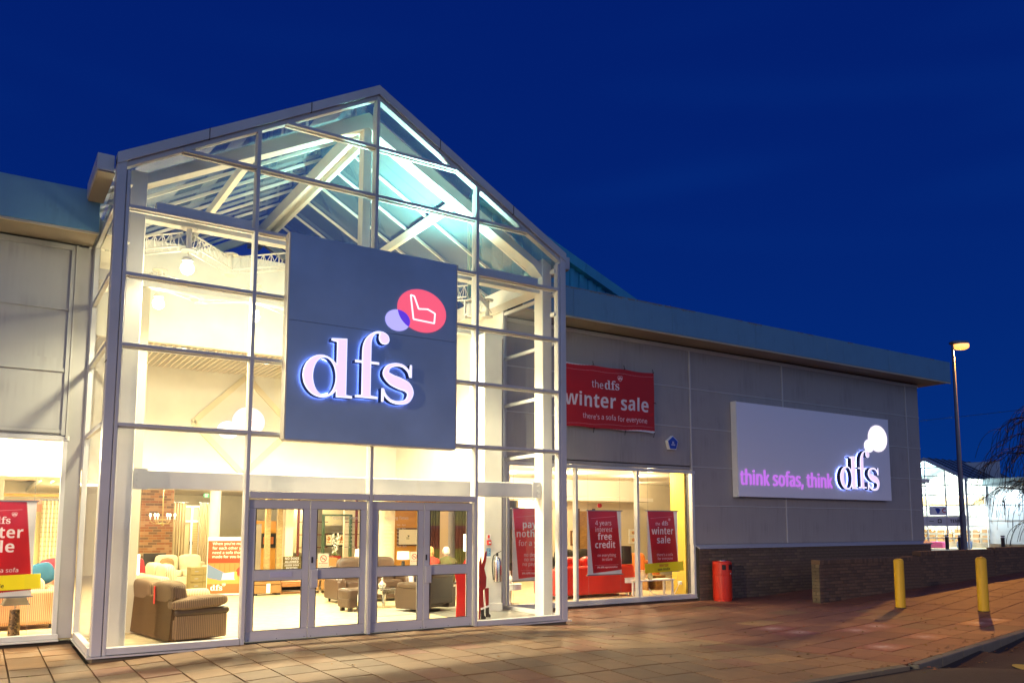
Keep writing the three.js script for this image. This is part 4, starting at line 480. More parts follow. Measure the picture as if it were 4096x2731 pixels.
{ const o = thing('trunk_chest', 'stack of olive wicker drawers beside the tall sofa poster', 'chest', [-0.2, 0, -11.5]), w = std(lin(0.24, 0.18, 0.06), 0.8, { map: grain }); mesh('carcass', rbox(-0.34, 0.34, 0, 0.62, -0.22, 0.20, 0.01, 1), w, o); for (let r = 0; r < 3; r++) for (const s of [-1, 1]) { const d = mesh('drawer', rbox(s * 0.01, s * 0.325, 0.02 + r * 0.2, 0.19 + r * 0.2, 0.201, 0.225, 0.008, 1), w, o); mesh('handle', box(s * 0.17 - 0.05, s * 0.17 + 0.05, 0.1 + r * 0.2, 0.12 + r * 0.2, 0.226, 0.24), M.galv, d); } }
sofa('sofa', 'cream fabric sofa under the louvred window far behind the left pane', [-0.55, -12.7], 0.05, { L: 1.75, m: cloth(0.72, 0.62, 0.42), back: 0.82 });
sofa('armchair', 'deep red armchair by the brick chimney', [-2.15, -9.6], 0.3, { L: 0.9, n: 1, m: cloth(0.48, 0.025, 0.03), back: 0.85 });
{ const o = thing('cushion', 'brown scatter cushion on the cream sofa under the louvred window', 'cushion', [-0.95, 0.68, -12.45]); mesh('cover', pillow(0.4, 0.36, 0.16, 0.7).rotateX(-0.3), cloth(0.3, 0.2, 0.09), o); mesh('piping', new THREE.TorusGeometry(0.17, 0.008, 5, 20), cloth(0.2, 0.13, 0.06), o); }
{ // tall display board
  const t = canvasTex(512, 700, (c, w, h) => { c.fillStyle = '#fbf3e2'; c.fillRect(0, 0, w, h); c.fillStyle = '#c2461f'; c.fillRect(0, 40, w, 220); c.fillStyle = '#fff6ea'; put(c, "When you're made", 50, 92, '46px ' + S_, 410); put(c, 'for each other you', 50, 148, '46px ' + S_, 400); put(c, "need a sofa that's", 50, 204, '46px ' + S_, 390); put(c, 'made for you both', 50, 256, '46px ' + S_, 400);
    c.fillStyle = '#a5340f'; c.fillRect(0, 260, w, 60); c.fillStyle = '#d9713a'; c.fillRect(0, 320, w, 170); c.fillStyle = '#c85f2a'; for (let i = 0; i < 9; i++) c.fillRect(20 + i * 58, 330, 8, 140); c.fillStyle = '#d98842'; c.fillRect(0, 490, w, 90); c.fillStyle = '#b05a28'; c.fillRect(0, 580, w, 120);
    c.fillStyle = '#b8301c'; c.beginPath(); c.ellipse(420, 430, 90, 70, 0, 0, 7); c.fill(); c.fillStyle = '#5f7390'; c.beginPath(); c.moveTo(0, 330); c.lineTo(250, 470); c.lineTo(160, 540); c.lineTo(0, 500); c.fill(); c.fillStyle = '#efe3d6'; c.beginPath(); c.moveTo(180, 450); c.lineTo(330, 430); c.lineTo(320, 530); c.lineTo(170, 530); c.fill(); c.fillStyle = '#d8c24a'; c.fillRect(310, 430, 30, 90); c.fillStyle = '#fff6ea'; put(c, 'dfs', 40, 660, 'bold 92px serif'); heart(c, 195, 590, 34, '#fff6ea'); });
  const o = thing('display_board', 'tall orange sofa poster board on legs left of the doors', 'display board', [-0.05, 0, -8.95], -0.3); mesh('board', rbox(-0.56, 0.56, 0.02, 1.50, -0.02, 0.02, 0.006, 1), M.white, o); mesh('poster_print', new THREE.PlaneGeometry(1.1, 1.44).translate(0, 0.77, 0.023), std(0xffffff, 0.4, { map: t }), o, true); mesh('foot', box(-0.3, 0.3, 0, 0.02, -0.2, 0.2), M.galv, o); }
{ // chimney breast of brick
  const o = thing('brick_chimney', 'tall brick chimney breast with black fireplace opening inside the shop', 'chimney', [-1.16, 0, -13.3]), L = [], cs = [[0.24, 0.095, 0.04], [0.28, 0.13, 0.055], [0.15, 0.085, 0.05], [0.33, 0.19, 0.10]].map((c) => std(lin(...c), 0.9, { map: grain })); const per = cs.map(() => []);
  for (let r = 0; r < 38; r++) for (let k = 0; k < 5; k++) { const x = -0.45 + k * 0.235 - (r % 2) * 0.117, a = Math.max(x, -0.45), b = Math.min(x + 0.225, 0.45), y = r * 0.077; if (b - a < 0.04 || (y < 0.98 && Math.abs((a + b) / 2 + 0.02) < 0.34 && y > 0.2)) continue; per[(rnd() * 4) | 0].push(box(a, b, y, y + 0.066, 0.1, 0.2 + rr(-0.004, 0.004))); }
  per.forEach((p, i) => { mesh('brick', p, cs[i], o).userData.kind = 'stuff'; }); mesh('mortar', box(-0.45, 0.45, 0, 2.94, -0.2, 0.185), std(lin(0.26, 0.20, 0.13), 0.95), o); mesh('fireplace', [box(-0.33, 0.29, 0.22, 0.98, 0.186, 0.202)], M.black, o); }
{ const o = thing('chandelier', 'brass candle chandelier hanging in front of the brick chimney', 'chandelier', [-1.56, 1.84, -10]); mesh('stem', [cyl(0.012, 0.012, 1.1, 0, 0.05, 0, 8), new THREE.SphereGeometry(0.05, 12, 8).translate(0, 0.0, 0), cyl(0.09, 0.06, 0.03, 0, 0.1, 0, 12)], std(lin(0.35, 0.27, 0.1), 0.35, { metalness: 0.8 }), o);
  for (let i = 0; i < 6; i++) { const a = i * Math.PI / 3 + 0.3, c = Math.cos(a), s = Math.sin(a); mesh('arm', tube([V(0, 0.05, 0), V(c * 0.15, -0.0, s * 0.15), V(c * 0.28, 0.06, s * 0.28), V(c * 0.30, 0.12, s * 0.30)], 0.01, 12, 5), std(lin(0.3, 0.24, 0.1), 0.4, { metalness: 0.7 }), o); const k = mesh('candle', cyl(0.014, 0.014, 0.08, c * 0.3, 0.12, s * 0.3, 8), M.white, o); mesh('candle_bulb', new THREE.SphereGeometry(0.028, 8, 8).scale(1, 1.5, 1).translate(c * 0.3, 0.235, s * 0.3), glow(warm, 6), k); } }
function curtain(x0, x1, y0, y1, z, label, mats, group) { const o = thing('curtain', label, 'curtain', [(x0 + x1) / 2, y0, z], 0, group), w = x1 - x0, h = y1 - y0, n = mats.length; mats.forEach(([m, f0, f1]) => { const g = new THREE.PlaneGeometry(w, h * (f1 - f0), 60, 2), p = g.attributes.position; for (let i = 0; i < p.count; i++) { const u = p.getX(i) / w; p.setZ(i, 0.025 * Math.sin(u * 30) + 0.008 * Math.sin(u * 71)); } g.translate(0, h * (f0 + f1) / 2, 0); g.computeVertexNormals(); mesh('cloth', g, m, o); }); mesh('heading', box(-w / 2 - 0.04, w / 2 + 0.04, h, h + 0.03, -0.02, 0.02), M.galv, o); return o; }
const db = (r, g, b) => std(lin(r, g, b), 0.95, { side: THREE.DoubleSide });
const beigeC = db(0.46, 0.36, 0.22);
curtain(-0.56, -0.18, 0.3, 2.5, -14, 'beige curtain left of the louvred window far inside', [[beigeC, 0, 1]]); curtain(0.24, 0.62, 0.3, 2.5, -14, 'beige curtain right of the louvred window far inside', [[beigeC, 0, 1]]);
{ const o = thing('louvred_window', 'white french window with wooden louvres far behind the left pane', 'window', [0.03, 0, -14.15]); mesh('frame', [box(-0.26, -0.21, 0.5, 2.36, 0, 0.05), box(0.21, 0.26, 0.5, 2.36, 0, 0.05), box(-0.03, 0.03, 0.5, 2.36, 0, 0.06), box(-0.26, 0.26, 2.36, 2.42, 0, 0.05), box(-0.21, 0.21, 1.9, 1.96, 0, 0.049)], M.white, o); for (let y = 0.6; y < 1.9; y += 0.075) mesh('louvre', box(0.03, 0.21, y, y + 0.06, -0.01, 0.012).rotateX(0.0), std(lin(0.45, 0.33, 0.15), 0.6), o); mesh('handle', [box(-0.05, -0.035, 1.2, 1.3, 0.06, 0.08), box(0.035, 0.05, 1.2, 1.3, 0.06, 0.08)], M.black, o); mesh('backing', box(-0.21, 0.21, 0.5, 2.36, -0.05, -0.02), std(lin(0.5, 0.42, 0.26), 0.9), o); }
// posts and columns of the showroom
const colm = (x, z, r, label, m, h = 2.94) => { const o = thing('column', label, 'column', [x, 0, z]); mesh('shaft', cyl(r, r, h, 0, 0, 0, 28), m, o); mesh('base_ring', cyl(r + 0.015, r + 0.012, 0.1, 0, 0.001, 0, 28), M.white, o); };
colm(0.24, -12.0, 0.15, 'slim round pale column behind the orange sofa poster', M.wallWhite); colm(4.76, -10, 0.34, 'thick round cream column seen through the third door', M.wallCream); colm(-5.45, -6.2, 0.22, 'round white column behind the far left poster', M.wallWhite);
for (const [x, l] of [[1.22, 'left timber post behind the leftmost door'], [1.55, 'right timber post behind the leftmost door']]) { const o = thing('timber_post', l, 'post', [x, 0, -10]); mesh('post', rbox(-0.07, 0.07, 0, 2.94, -0.07, 0.07, 0.006, 1), std(lin(0.42, 0.32, 0.15), 0.6, { map: woodMap }), o); mesh('foot_plate', box(-0.1, 0.1, 0.001, 0.02, -0.1, 0.1), M.galv, o); }
struct('pier_middle', [box(1.71, 1.94, 0, 2.94, -10.2, -9.95)], M.wallCream); struct('partition_orange', [box(2.0, 3.5, 0, 1.95, -15.1, -15)], std(lin(0.58, 0.27, 0.05), 0.9)); struct('partition_amber', [box(5.9, 7.6, 0, 2.95, -12.1, -12)], std(lin(0.62, 0.30, 0.06), 0.9)); struct('partition_grey', [box(1.28, 1.63, 0, 1.85, -12.05, -12)], std(lin(0.24, 0.2, 0.15), 0.8));
function picture(x, y, z, w, h, label, fm, draw) { const t = canvasTex(192, Math.round(192 * h / w), draw), o = thing('picture', label, 'picture', [x, y, z]); mesh('frame', [box(-w / 2, w / 2, h / 2 - 0.05, h / 2, 0, 0.03), box(-w / 2, w / 2, -h / 2, -h / 2 + 0.05, 0, 0.03), box(-w / 2, -w / 2 + 0.05, -h / 2 + 0.05, h / 2 - 0.05, 0, 0.03), box(w / 2 - 0.05, w / 2, -h / 2 + 0.05, h / 2 - 0.05, 0, 0.03)], fm, o); mesh('picture_print', new THREE.PlaneGeometry(w - 0.09, h - 0.09).translate(0, 0, 0.012), std(0xffffff, 0.6, { map: t }), o, true); return o; }
const bloom = (c, w, h) => { c.fillStyle = '#f0e4c4'; c.fillRect(0, 0, w, h); let s = 3; const q = () => (s = (s * 16807) % 2147483647) / 2147483647; for (let i = 0; i < 40; i++) { c.fillStyle = ['#c8642a', '#d99a4a', '#b8402a', '#8a7a4a'][i % 4]; c.beginPath(); c.ellipse(w * (0.25 + 0.5 * q()), h * (0.2 + 0.6 * q()), w * 0.07 * q() + 4, h * 0.06 * q() + 4, q() * 3, 0, 7); c.fill(); } };
picture(2.72, 1.29, -14.95, 0.6, 0.5, 'black framed copper coloured picture on the orange partition', M.black, (c, w, h) => { c.fillStyle = '#141008'; c.fillRect(0, 0, w, h); c.fillStyle = '#a85a24'; c.fillRect(w * 0.15, h * 0.2, w * 0.7, h * 0.6); c.fillStyle = '#d8b070'; c.fillRect(w * 0.3, h * 0.35, w * 0.35, h * 0.3); });
picture(4.5, 1.31, -13.95, 0.32, 0.46, 'narrow flower picture at the left inside the green frame', M.black, bloom); picture(4.95, 1.31, -13.95, 0.46, 0.46, 'square flower picture behind the white orchid', M.black, bloom);
picture(6.52, 1.42, -11.95, 0.78, 0.6, 'wide dark framed picture with white ground on the amber partition', std(lin(0.06, 0.025, 0.012), 0.4), (c, w, h) => { c.fillStyle = '#e8e0cc'; c.fillRect(0, 0, w, h); c.fillStyle = '#2a2622'; c.beginPath(); c.moveTo(w * 0.48, h * 0.38); c.lineTo(w * 0.62, h * 0.42); c.lineTo(w * 0.52, h * 0.5); c.fill(); c.fillStyle = '#b8b298'; c.fillRect(w * 0.42, h * 0.5, w * 0.16, h * 0.16); });
{ const o = thing('room_divider', 'dark green open frame divider behind the second door', 'divider', [4.04, 0, -12.0]), gm = std(lin(0.05, 0.085, 0.045), 0.6), rm = std(lin(0.12, 0.02, 0.015), 0.6); mesh('frame', [box(-0.5, -0.42, 0, 2.1, -0.04, 0.04), box(0.42, 0.5, 0, 2.1, -0.04, 0.04), box(-0.5, 0.5, 2.1, 2.16, -0.04, 0.04)], gm, o); mesh('grille', [-0.9, 0.66].flatMap((x) => [0.7, 1.1, 1.5, 1.9, 2.3].map((y) => box(x - 0.38, x + 0.6, y, y + 0.025, -0.03, -0.01))).concat([box(-1.3, -1.24, 0, 2.9, -0.035, 0.035), box(0.62, 0.69, 0, 2.9, -0.035, 0.035)]), rm, o); }
for (const [x, w, l] of [[3.4, 0.9, 'slatted cream blind left of the green divider'], [4.8, 1.05, 'slatted cream blind above the flower pictures'], [5.75, 0.6, 'slatted cream blind right of the green divider']]) { const o = thing('blind', l, 'blind', [x, 0.9, -14]), L = []; for (let y = x > 4.5 && x < 5 ? 0.9 : 0; y < 1.6; y += 0.07) L.push(box(-w / 2, w / 2, y, y + 0.055, -0.01, 0.01)); mesh('slats', L, std(lin(0.62, 0.53, 0.33), 0.7), o); mesh('head_rail', box(-w / 2, w / 2, 1.6, 1.66, -0.03, 0.03), M.white, o); }
{ const o = thing('sideboard', 'long white sideboard behind the tan sofa carrying the red plant pot', 'sideboard', [3.4, 0, -9.75]); mesh('carcass', rbox(-0.75, 0.85, 0.05, 0.74, -0.22, 0.2, 0.008, 1), M.wallCream, o); mesh('plinth', box(-0.7, 0.8, 0, 0.05, -0.2, 0.15), M.black, o); mesh('door_panel', box(-0.7, 0.8, 0.1, 0.7, 0.201, 0.21), M.white, o); }
{ const o = thing('potted_orchid', 'white orchid spray in a square red pot on the sideboard', 'plant', [3.11, 0.74, -9.7]); mesh('pot', rbox(-0.15, 0.15, 0, 0.19, -0.1, 0.1, 0.01, 1), std(lin(0.2, 0.018, 0.012), 0.3), o); const L = []; for (let k = 0; k < 3; k++) L.push(tube([V(0, 0.15, 0), V(-0.05 + k * 0.05, 0.45, 0), V(-0.14 + k * 0.13, 0.8, 0.02)], 0.006, 10, 4)); mesh('stem', L, std(lin(0.1, 0.16, 0.04), 0.7), o); const F = []; for (let i = 0; i < 60; i++) F.push(pillow(0.05, 0.045, 0.02, 1, 6).rotateY(rr(0, 3)).rotateX(rr(-1, 1)).translate(rr(-0.14, 0.14) * (0.6 + i / 120), 0.28 + i * 0.0093, rr(-0.06, 0.06))); mesh('blossom', F, std(lin(0.85, 0.8, 0.66), 0.8), o); mesh('leaf', [...Array(9)].map((_, i) => pillow(0.05, 0.012, 0.16, 1, 8).rotateX(-0.4).translate(0, 0.21, 0.07).rotateY(i * 0.7)), std(lin(0.09, 0.13, 0.03), 0.6), o); }
function tableLamp(x, y, z, label, { sh = 0.22, r0 = 0.16, r1 = 0.14, bh = 0.3, k = 1.4, base = M.black, shade = lin(1, 0.85, 0.5), dark = false, sides = 24, foot = 0.06 }) { const o = thing('table_lamp', label, 'lamp', [x, y, z]); mesh('lamp_base', [cyl(foot, foot * 0.55, bh, 0, 0, 0, sides)], base, o); mesh('lamp_stem', cyl(0.01, 0.01, 0.06, 0, bh, 0, 8), M.chrome, o); mesh(dark ? 'shade' : 'lamp_shade', new THREE.CylinderGeometry(r1, r0, sh, sides, 1, true).rotateY(sides === 4 ? Math.PI / 4 : 0).translate(0, bh + 0.05 + sh / 2, 0), dark ? std(lin(0.02, 0.017, 0.013), 0.9, { side: THREE.DoubleSide }) : Object.assign(glow(shade, k), { side: THREE.DoubleSide }), o); return o; }
tableLamp(3.92, 0.74, -9.8, 'table lamp with glowing amber drum shade on the sideboard', { bh: 0.1, k: 0.6, shade: lin(1, 0.66, 0.24) });
tableLamp(4.47, 0.55, -8, 'table lamp with wide cream shade and tapered dark base before the amber partition', { bh: 0.26, r0: 0.18, r1: 0.17, k: 0.55, shade: lin(1, 0.78, 0.34), foot: 0.075 });
{ const o = thing('lamp_cabinet', 'small dark cabinet under the wide cream lamp', 'cabinet', [4.47, 0, -8]); mesh('carcass', rbox(-0.3, 0.3, 0.03, 0.55, -0.2, 0.2, 0.01, 1), std(lin(0.1, 0.045, 0.02), 0.5), o); mesh('drawer', box(-0.26, 0.26, 0.3, 0.5, 0.201, 0.212), std(lin(0.13, 0.06, 0.03), 0.5), o); }
tableLamp(-3.25, 0.6, -3.05, 'tall white glowing lamp shade by the left porch column', { bh: 0.28, sh: 0.36, r0: 0.11, r1: 0.11, k: 1.6, shade: lin(1, 0.92, 0.7) });
{ const o = thing('lamp_table', 'small dark table under the white lamp by the left porch column', 'table', [-3.25, 0, -3.05]); mesh('tabletop', rbox(-0.2, 0.2, 0.56, 0.6, -0.2, 0.2, 0.005, 1), M.black, o); for (const a of [-1, 1]) for (const b of [-1, 1]) mesh('leg', box(a * 0.17 - 0.015, a * 0.17 + 0.015, 0, 0.559, b * 0.17 - 0.015, b * 0.17 + 0.015), M.black, o); }
{ const o = thing('floor_lamp', 'tall white light column standing by the right green curtain', 'lamp', [5.38, 0, -6]); mesh('lamp_stem', cyl(0.015, 0.015, 1.12, 0, 0, 0, 8), M.chrome, o); mesh('lamp_shade', rbox(-0.07, 0.07, 1.12, 1.58, -0.07, 0.07, 0.01, 1), glow(lin(1, 0.93, 0.75), 1.5), o); mesh('lamp_foot', cyl(0.13, 0.13, 0.02, 0, 0.001, 0, 20), M.chrome, o); }
const olv = db(0.055, 0.06, 0.012), bur = db(0.05, 0.012, 0.01);
curtain(5.7, 6.16, 0.1, 2.28, -9, 'green and burgundy curtain at the left of the rightmost door pane', [[olv, 0, 0.46], [bur, 0.46, 0.78], [olv, 0.78, 1]]); curtain(6.7, 7.2, 0.1, 2.28, -9, 'green and burgundy curtain behind the white light column', [[olv, 0, 0.46], [bur, 0.46, 0.78], [olv, 0.78, 1]]);
struct('partition_taupe', [box(6.24, 6.56, 0, 2.3, -9.3, -9.2)], std(lin(0.34, 0.27, 0.18), 0.9)); struct('partition_blue_grey', [box(6.562, 6.9, 0, 2.5, -9.3, -9.21)], std(lin(0.26, 0.26, 0.27), 0.9));
{ const o = thing('desk', 'white sales desk in front of the two seated customers', 'desk', [4.0, 0, -5.25]); mesh('desktop', rbox(-0.75, 0.75, 0.71, 0.745, -0.3, 0.3, 0.006, 1), M.white, o); for (const s of [-1, 1]) mesh('side_panel', box(s * 0.72 - 0.02, s * 0.72 + 0.02, 0, 0.709, -0.28, 0.28), M.white, o); mesh('paper', box(-0.3, -0.08, 0.746, 0.75, -0.1, 0.2), M.white, o); }
for (const [x, l] of [[3.52, 'low dark chair under the fair haired customer'], [4.0, 'low dark chair under the white haired customer']]) { const o = thing('desk_chair', l, 'chair', [x, 0, -4.55]); mesh('seat', rbox(-0.22, 0.22, 0.40, 0.45, -0.22, 0.22, 0.02), M.black, o); for (const a of [-1, 1]) for (const b of [-1, 1]) mesh('leg', cyl(0.014, 0.014, 0.4, a * 0.19, 0, b * 0.19, 8), M.chrome, o); }

// ---------------------------------------------------------------- people: one smooth surface from a skeleton
function surface(bones, cell, k = 0.035) { // bones: [a, b, ra, rb]; smooth union of tapered capsules
  const lo = V(1e9, 1e9, 1e9), hi = V(-1e9, -1e9, -1e9); for (const [a, b, ra, rb] of bones) for (const [p, r] of [[a, ra], [b, rb]]) { lo.min(p.clone().subScalar(r + 0.05)); hi.max(p.clone().addScalar(r + 0.05)); }
  const size = Math.max(hi.x - lo.x, hi.y - lo.y, hi.z - lo.z), n = Math.ceil(size / cell) + 2, mc = new MarchingCubes(n, M.white, false, false, 200000), half = n / 2, s = size / 2, mid = lo.clone().add(hi).multiplyScalar(0.5), pre = bones.map(([a, b, ra, rb]) => { const d = b.clone().sub(a); return [a, d, d.lengthSq() || 1e-9, ra, rb]; });
  const p = V(0, 0, 0); for (let z = 0; z < n; z++) for (let y = 0; y < n; y++) for (let x = 0; x < n; x++) { p.set((x - half) / half * s + mid.x, (y - half) / half * s + mid.y, (z - half) / half * s + mid.z); let f = 1e3; for (const [a, d, dd, ra, rb] of pre) { const ex = p.x - a.x, ey = p.y - a.y, ez = p.z - a.z, t = Math.min(1, Math.max(0, (ex * d.x + ey * d.y + ez * d.z) / dd)), q = Math.hypot(ex - t * d.x, ey - t * d.y, ez - t * d.z) - (ra + (rb - ra) * t), h = Math.max(0, Math.min(1, 0.5 + 0.5 * (q - f) / k)); f = q * (1 - h) + f * h - k * h * (1 - h); } mc.field[x + y * n + z * n * n] = -f; }
  mc.isolation = 0; mc.update(); const c = mc.count, g = new THREE.BufferGeometry(); g.setAttribute('position', new THREE.BufferAttribute(mc.positionArray.slice(0, c * 3), 3)); g.setAttribute('normal', new THREE.BufferAttribute(mc.normalArray.slice(0, c * 3), 3)); g.scale(s, s, s).translate(mid.x, mid.y, mid.z); g.computeVertexNormals(); return g; }
function hand(w, s, bend = 0.5) { // palm and five curled fingers lying forward (-z)
  const B = [[w, w.clone().add(V(0, -0.005, -0.07)), 0.028, 0.034]]; for (let i = 0; i < 4; i++) { const x = (i - 1.5) * 0.019, L = [0.062, 0.072, 0.068, 0.052][i], a = w.clone().add(V(x, -0.008, -0.085)), b = a.clone().add(V(x * 0.2, -0.004, -L * 0.5)), c = b.clone().add(V(0, -0.02 * bend, -L * 0.45)); B.push([a, b, 0.0095, 0.009], [b, c, 0.009, 0.0075]); }
  const a = w.clone().add(V(-s * 0.028, -0.005, -0.035)), b = a.clone().add(V(-s * 0.028, -0.008, -0.035)); B.push([a, b, 0.013, 0.011], [b, b.clone().add(V(-s * 0.004, -0.004, -0.028)), 0.011, 0.009]); return surface(B, 0.005, 0.008); }
function seated(x, z, turn, label, skin, hairC, coatC, trouserC, lean, hairLong) {
  const o = thing('person', label, 'person', [x, 0, z], turn); const sh = 1.0 - lean * 0.03, neck = V(0, sh + 0.05, -lean * 0.18), headC = V(0, sh + 0.185, -lean * 0.2 - 0.01), hip = V(0, 0.54, 0.02), ch = V(0, 0.84, -lean * 0.08), bones = [[hip, ch, 0.145, 0.15], [ch, V(0, sh - 0.06, -lean * 0.14), 0.15, 0.12], [V(-0.13, sh - 0.05, -lean * 0.14), V(0.13, sh - 0.05, -lean * 0.14), 0.075, 0.075], [neck.clone().add(V(0, -0.08, 0)), neck.clone().add(V(0, 0.05, -0.01)), 0.058, 0.052]], body = [...bones], coat = [[hip, ch, 0.165, 0.17], [ch, V(0, sh - 0.05, -lean * 0.14), 0.17, 0.14], [V(-0.15, sh - 0.05, -lean * 0.14), V(0.15, sh - 0.05, -lean * 0.14), 0.088, 0.088], [V(-0.05, sh + 0.01, -lean * 0.15), V(0.05, sh + 0.01, -lean * 0.15), 0.07, 0.07]], legs = [[hip, hip.clone().add(V(0, -0.02, -0.05)), 0.15, 0.14]];
  const hands = []; for (const s of [-1, 1]) { const S = V(s * 0.19, sh - 0.06, -lean * 0.14), E = V(s * 0.26, 0.74, -0.2), W = V(s * 0.15, 0.765, -0.42), K = V(s * 0.12, 0.53, -0.42), A = V(s * 0.12, 0.1, -0.38); body.push([S, E, 0.052, 0.042], [E, W, 0.042, 0.03]); coat.push([S, E, 0.075, 0.06], [E, W.clone().lerp(E, 0.08), 0.06, 0.045]); legs.push([hip.clone().add(V(s * 0.08, 0, -0.02)), K, 0.085, 0.062], [K, A, 0.062, 0.045]); hands.push(hand(W, s)); mesh('shoe', rbox(s * 0.12 - 0.045, s * 0.12 + 0.045, 0, 0.085, -0.52, -0.3, 0.035, 3), M.black, o); }
  for (const s of [-1, 1]) body.push([hip.clone().add(V(s * 0.08, 0, -0.02)), V(s * 0.12, 0.53, -0.42), 0.075, 0.055], [V(s * 0.12, 0.53, -0.42), V(s * 0.12, 0.1, -0.38), 0.055, 0.04]);
  const hd = [[headC.clone().add(V(0, 0.02, 0.012)), headC.clone().add(V(0, 0.02, -0.012)), 0.088, 0.088], [headC.clone().add(V(0, -0.05, -0.03)), headC.clone().add(V(0, -0.085, -0.05)), 0.06, 0.038], [headC.clone().add(V(0, 0.0, -0.088)), headC.clone().add(V(0, -0.028, -0.108)), 0.011, 0.016]]; for (const s of [-1, 1]) hd.push([headC.clone().add(V(s * 0.088, 0.01, 0.0)), headC.clone().add(V(s * 0.092, -0.025, 0.0)), 0.016, 0.011]);
  mesh('body', [surface(body, 0.014), surface(hd, 0.006, 0.015), ...hands], std(skin, 0.6), o); mesh('coat', surface(coat, 0.014, 0.05), cloth(...coatC), o); mesh('trousers', surface(legs, 0.014, 0.04), cloth(...trouserC), o);
  const hair = [[headC.clone().add(V(0, 0.05, 0.02)), headC.clone().add(V(0, 0.0, 0.035)), 0.085, 0.078]]; if (hairLong) hair.push([headC.clone().add(V(-0.045, -0.02, 0.02)), headC.clone().add(V(-0.05, -0.1, 0.02)), 0.06, 0.045], [headC.clone().add(V(0.045, -0.02, 0.02)), headC.clone().add(V(0.05, -0.1, 0.02)), 0.06, 0.045], [headC.clone().add(V(0, -0.02, 0.05)), headC.clone().add(V(0, -0.1, 0.045)), 0.06, 0.05]); mesh('hair', surface(hair, 0.006, 0.02), std(lin(...hairC), 0.9, { map: grain }), o);
  for (const s of [-1, 1]) mesh('eye', new THREE.SphereGeometry(0.011, 8, 6).translate(s * 0.033, headC.y + 0.008, headC.z - 0.082), M.white, o); mesh('mouth', pillow(0.045, 0.012, 0.012, 1, 8).translate(0, headC.y - 0.058, headC.z - 0.088), std(lin(0.35, 0.1, 0.08), 0.6), o); return o; }
seated(3.52, -4.5, 0.1, 'fair haired person in a red top sitting with back to the doors', lin(0.5, 0.28, 0.18), [0.55, 0.36, 0.14], [0.42, 0.05, 0.03], [0.03, 0.03, 0.05], 0.2, true);
seated(4.0, -4.5, -0.12, 'white haired person in an olive coat sitting with back to the doors', lin(0.5, 0.28, 0.18), [0.72, 0.70, 0.66], [0.105, 0.10, 0.035], [0.04, 0.04, 0.05], 0.8, false);
{ // folded red cardboard figure by the right door
  const r = std(lin(0.52, 0.018, 0.012), 0.35), rd = std(lin(0.30, 0.014, 0.01), 0.4), o = thing('cardboard_standee', 'tall folded red cardboard standee with red trousers and black boots by the right door', 'standee', [2.60, 0, -0.72]);
  mesh('back_board', slabShape([[-0.27, 0.02], [0.0, 0.0], [0.0, 1.34], [-0.04, 1.32], [-0.05, 1.16], [-0.14, 1.03], [-0.24, 0.96], [-0.30, 0.86], [-0.26, 0.7], [-0.25, 0.5]], 0.01, -0.3).translate(-0.07, 0, 0), r, o);
  mesh('front_board', slabShape([[0.0, 0.0], [0.03, 0.0], [0.05, 0.25], [0.09, 0.55], [0.16, 0.62], [0.17, 0.80], [0.12, 0.98], [0.16, 1.12], [0.18, 1.32], [0.13, 1.28], [0.10, 1.15], [0.06, 1.05], [0.05, 1.22], [0.0, 1.1]], 0.01, 0), rd, o);
  for (const [s, x, y] of [[0, 0.045, 0.06], [1, 0.155, 0.09]]) { const L = mesh('trouser_leg', slabShape([[x + 0.005, y + 0.16], [x + 0.065, y + 0.17], [x + 0.045 + s * 0.02, 0.60], [x - 0.02 - s * 0.01, 0.60]], 0.012, 0.003 + s * 0.0015), rd, o); mesh('cuff', slabShape([[x - 0.005, y + 0.13], [x + 0.075, y + 0.15], [x + 0.075, y + 0.18], [x - 0.005, y + 0.165]], 0.016, 0.006), M.white, L); mesh('boot', slabShape([[x, y - 0.05], [x + 0.1, y - 0.06], [x + 0.11, y - 0.02], [x + 0.07, y + 0.02], [x + 0.07, y + 0.14], [x, y + 0.125]], 0.015, 0.0055), M.black, L); }
}
{ const o = thing('fire_extinguisher', 'chrome fire extinguisher with black hose on the right pier', 'extinguisher', [3.68, 0.62, -1.77]); mesh('cylinder', lathe([[0.001, 0], [0.085, 0], [0.09, 0.02], [0.09, 0.42], [0.07, 0.49], [0.025, 0.53], [0.02, 0.57], [0.001, 0.57]], 28), M.chrome, o); mesh('label_print', new THREE.CylinderGeometry(0.091, 0.091, 0.2, 20, 1, true, 0.4, 1.4).translate(0, 0.25, 0), std(lin(0.7, 0.04, 0.03), 0.4, { side: THREE.DoubleSide }), o); mesh('valve', [cyl(0.03, 0.025, 0.05, 0, 0.56, 0, 10), bar(V(0, 0.61, 0), V(0.09, 0.65, 0.02), 0.02, 0.012)], M.black, o); mesh('hose', tube([V(0, 0.58, 0.02), V(-0.1, 0.56, 0.03), V(-0.14, 0.40, 0.03), V(-0.13, 0.2, 0.03), V(-0.11, 0.05, 0.03)], 0.011, 20, 6), M.black, o); mesh('wall_hook', box(-0.03, 0.03, 0.44, 0.5, -0.11, -0.07), M.galv, o); }
{ const o = thing('fire_call_point', 'red and white fire call point high on the right pier', 'call point', [3.53, 1.40, -1.878]); mesh('notice_plate', box(-0.05, 0.05, 0.12, 0.23, 0, 0.006), M.white, o); mesh('figure', box(-0.025, 0.025, 0.14, 0.21, 0.0061, 0.008), std(lin(0.7, 0.04, 0.02), 0.4), o); mesh('call_box', rbox(-0.045, 0.045, 0, 0.1, 0, 0.05, 0.008), std(lin(0.6, 0.015, 0.012), 0.35), o); mesh('call_glass', box(-0.025, 0.025, 0.03, 0.07, 0.051, 0.053), M.white, o); }
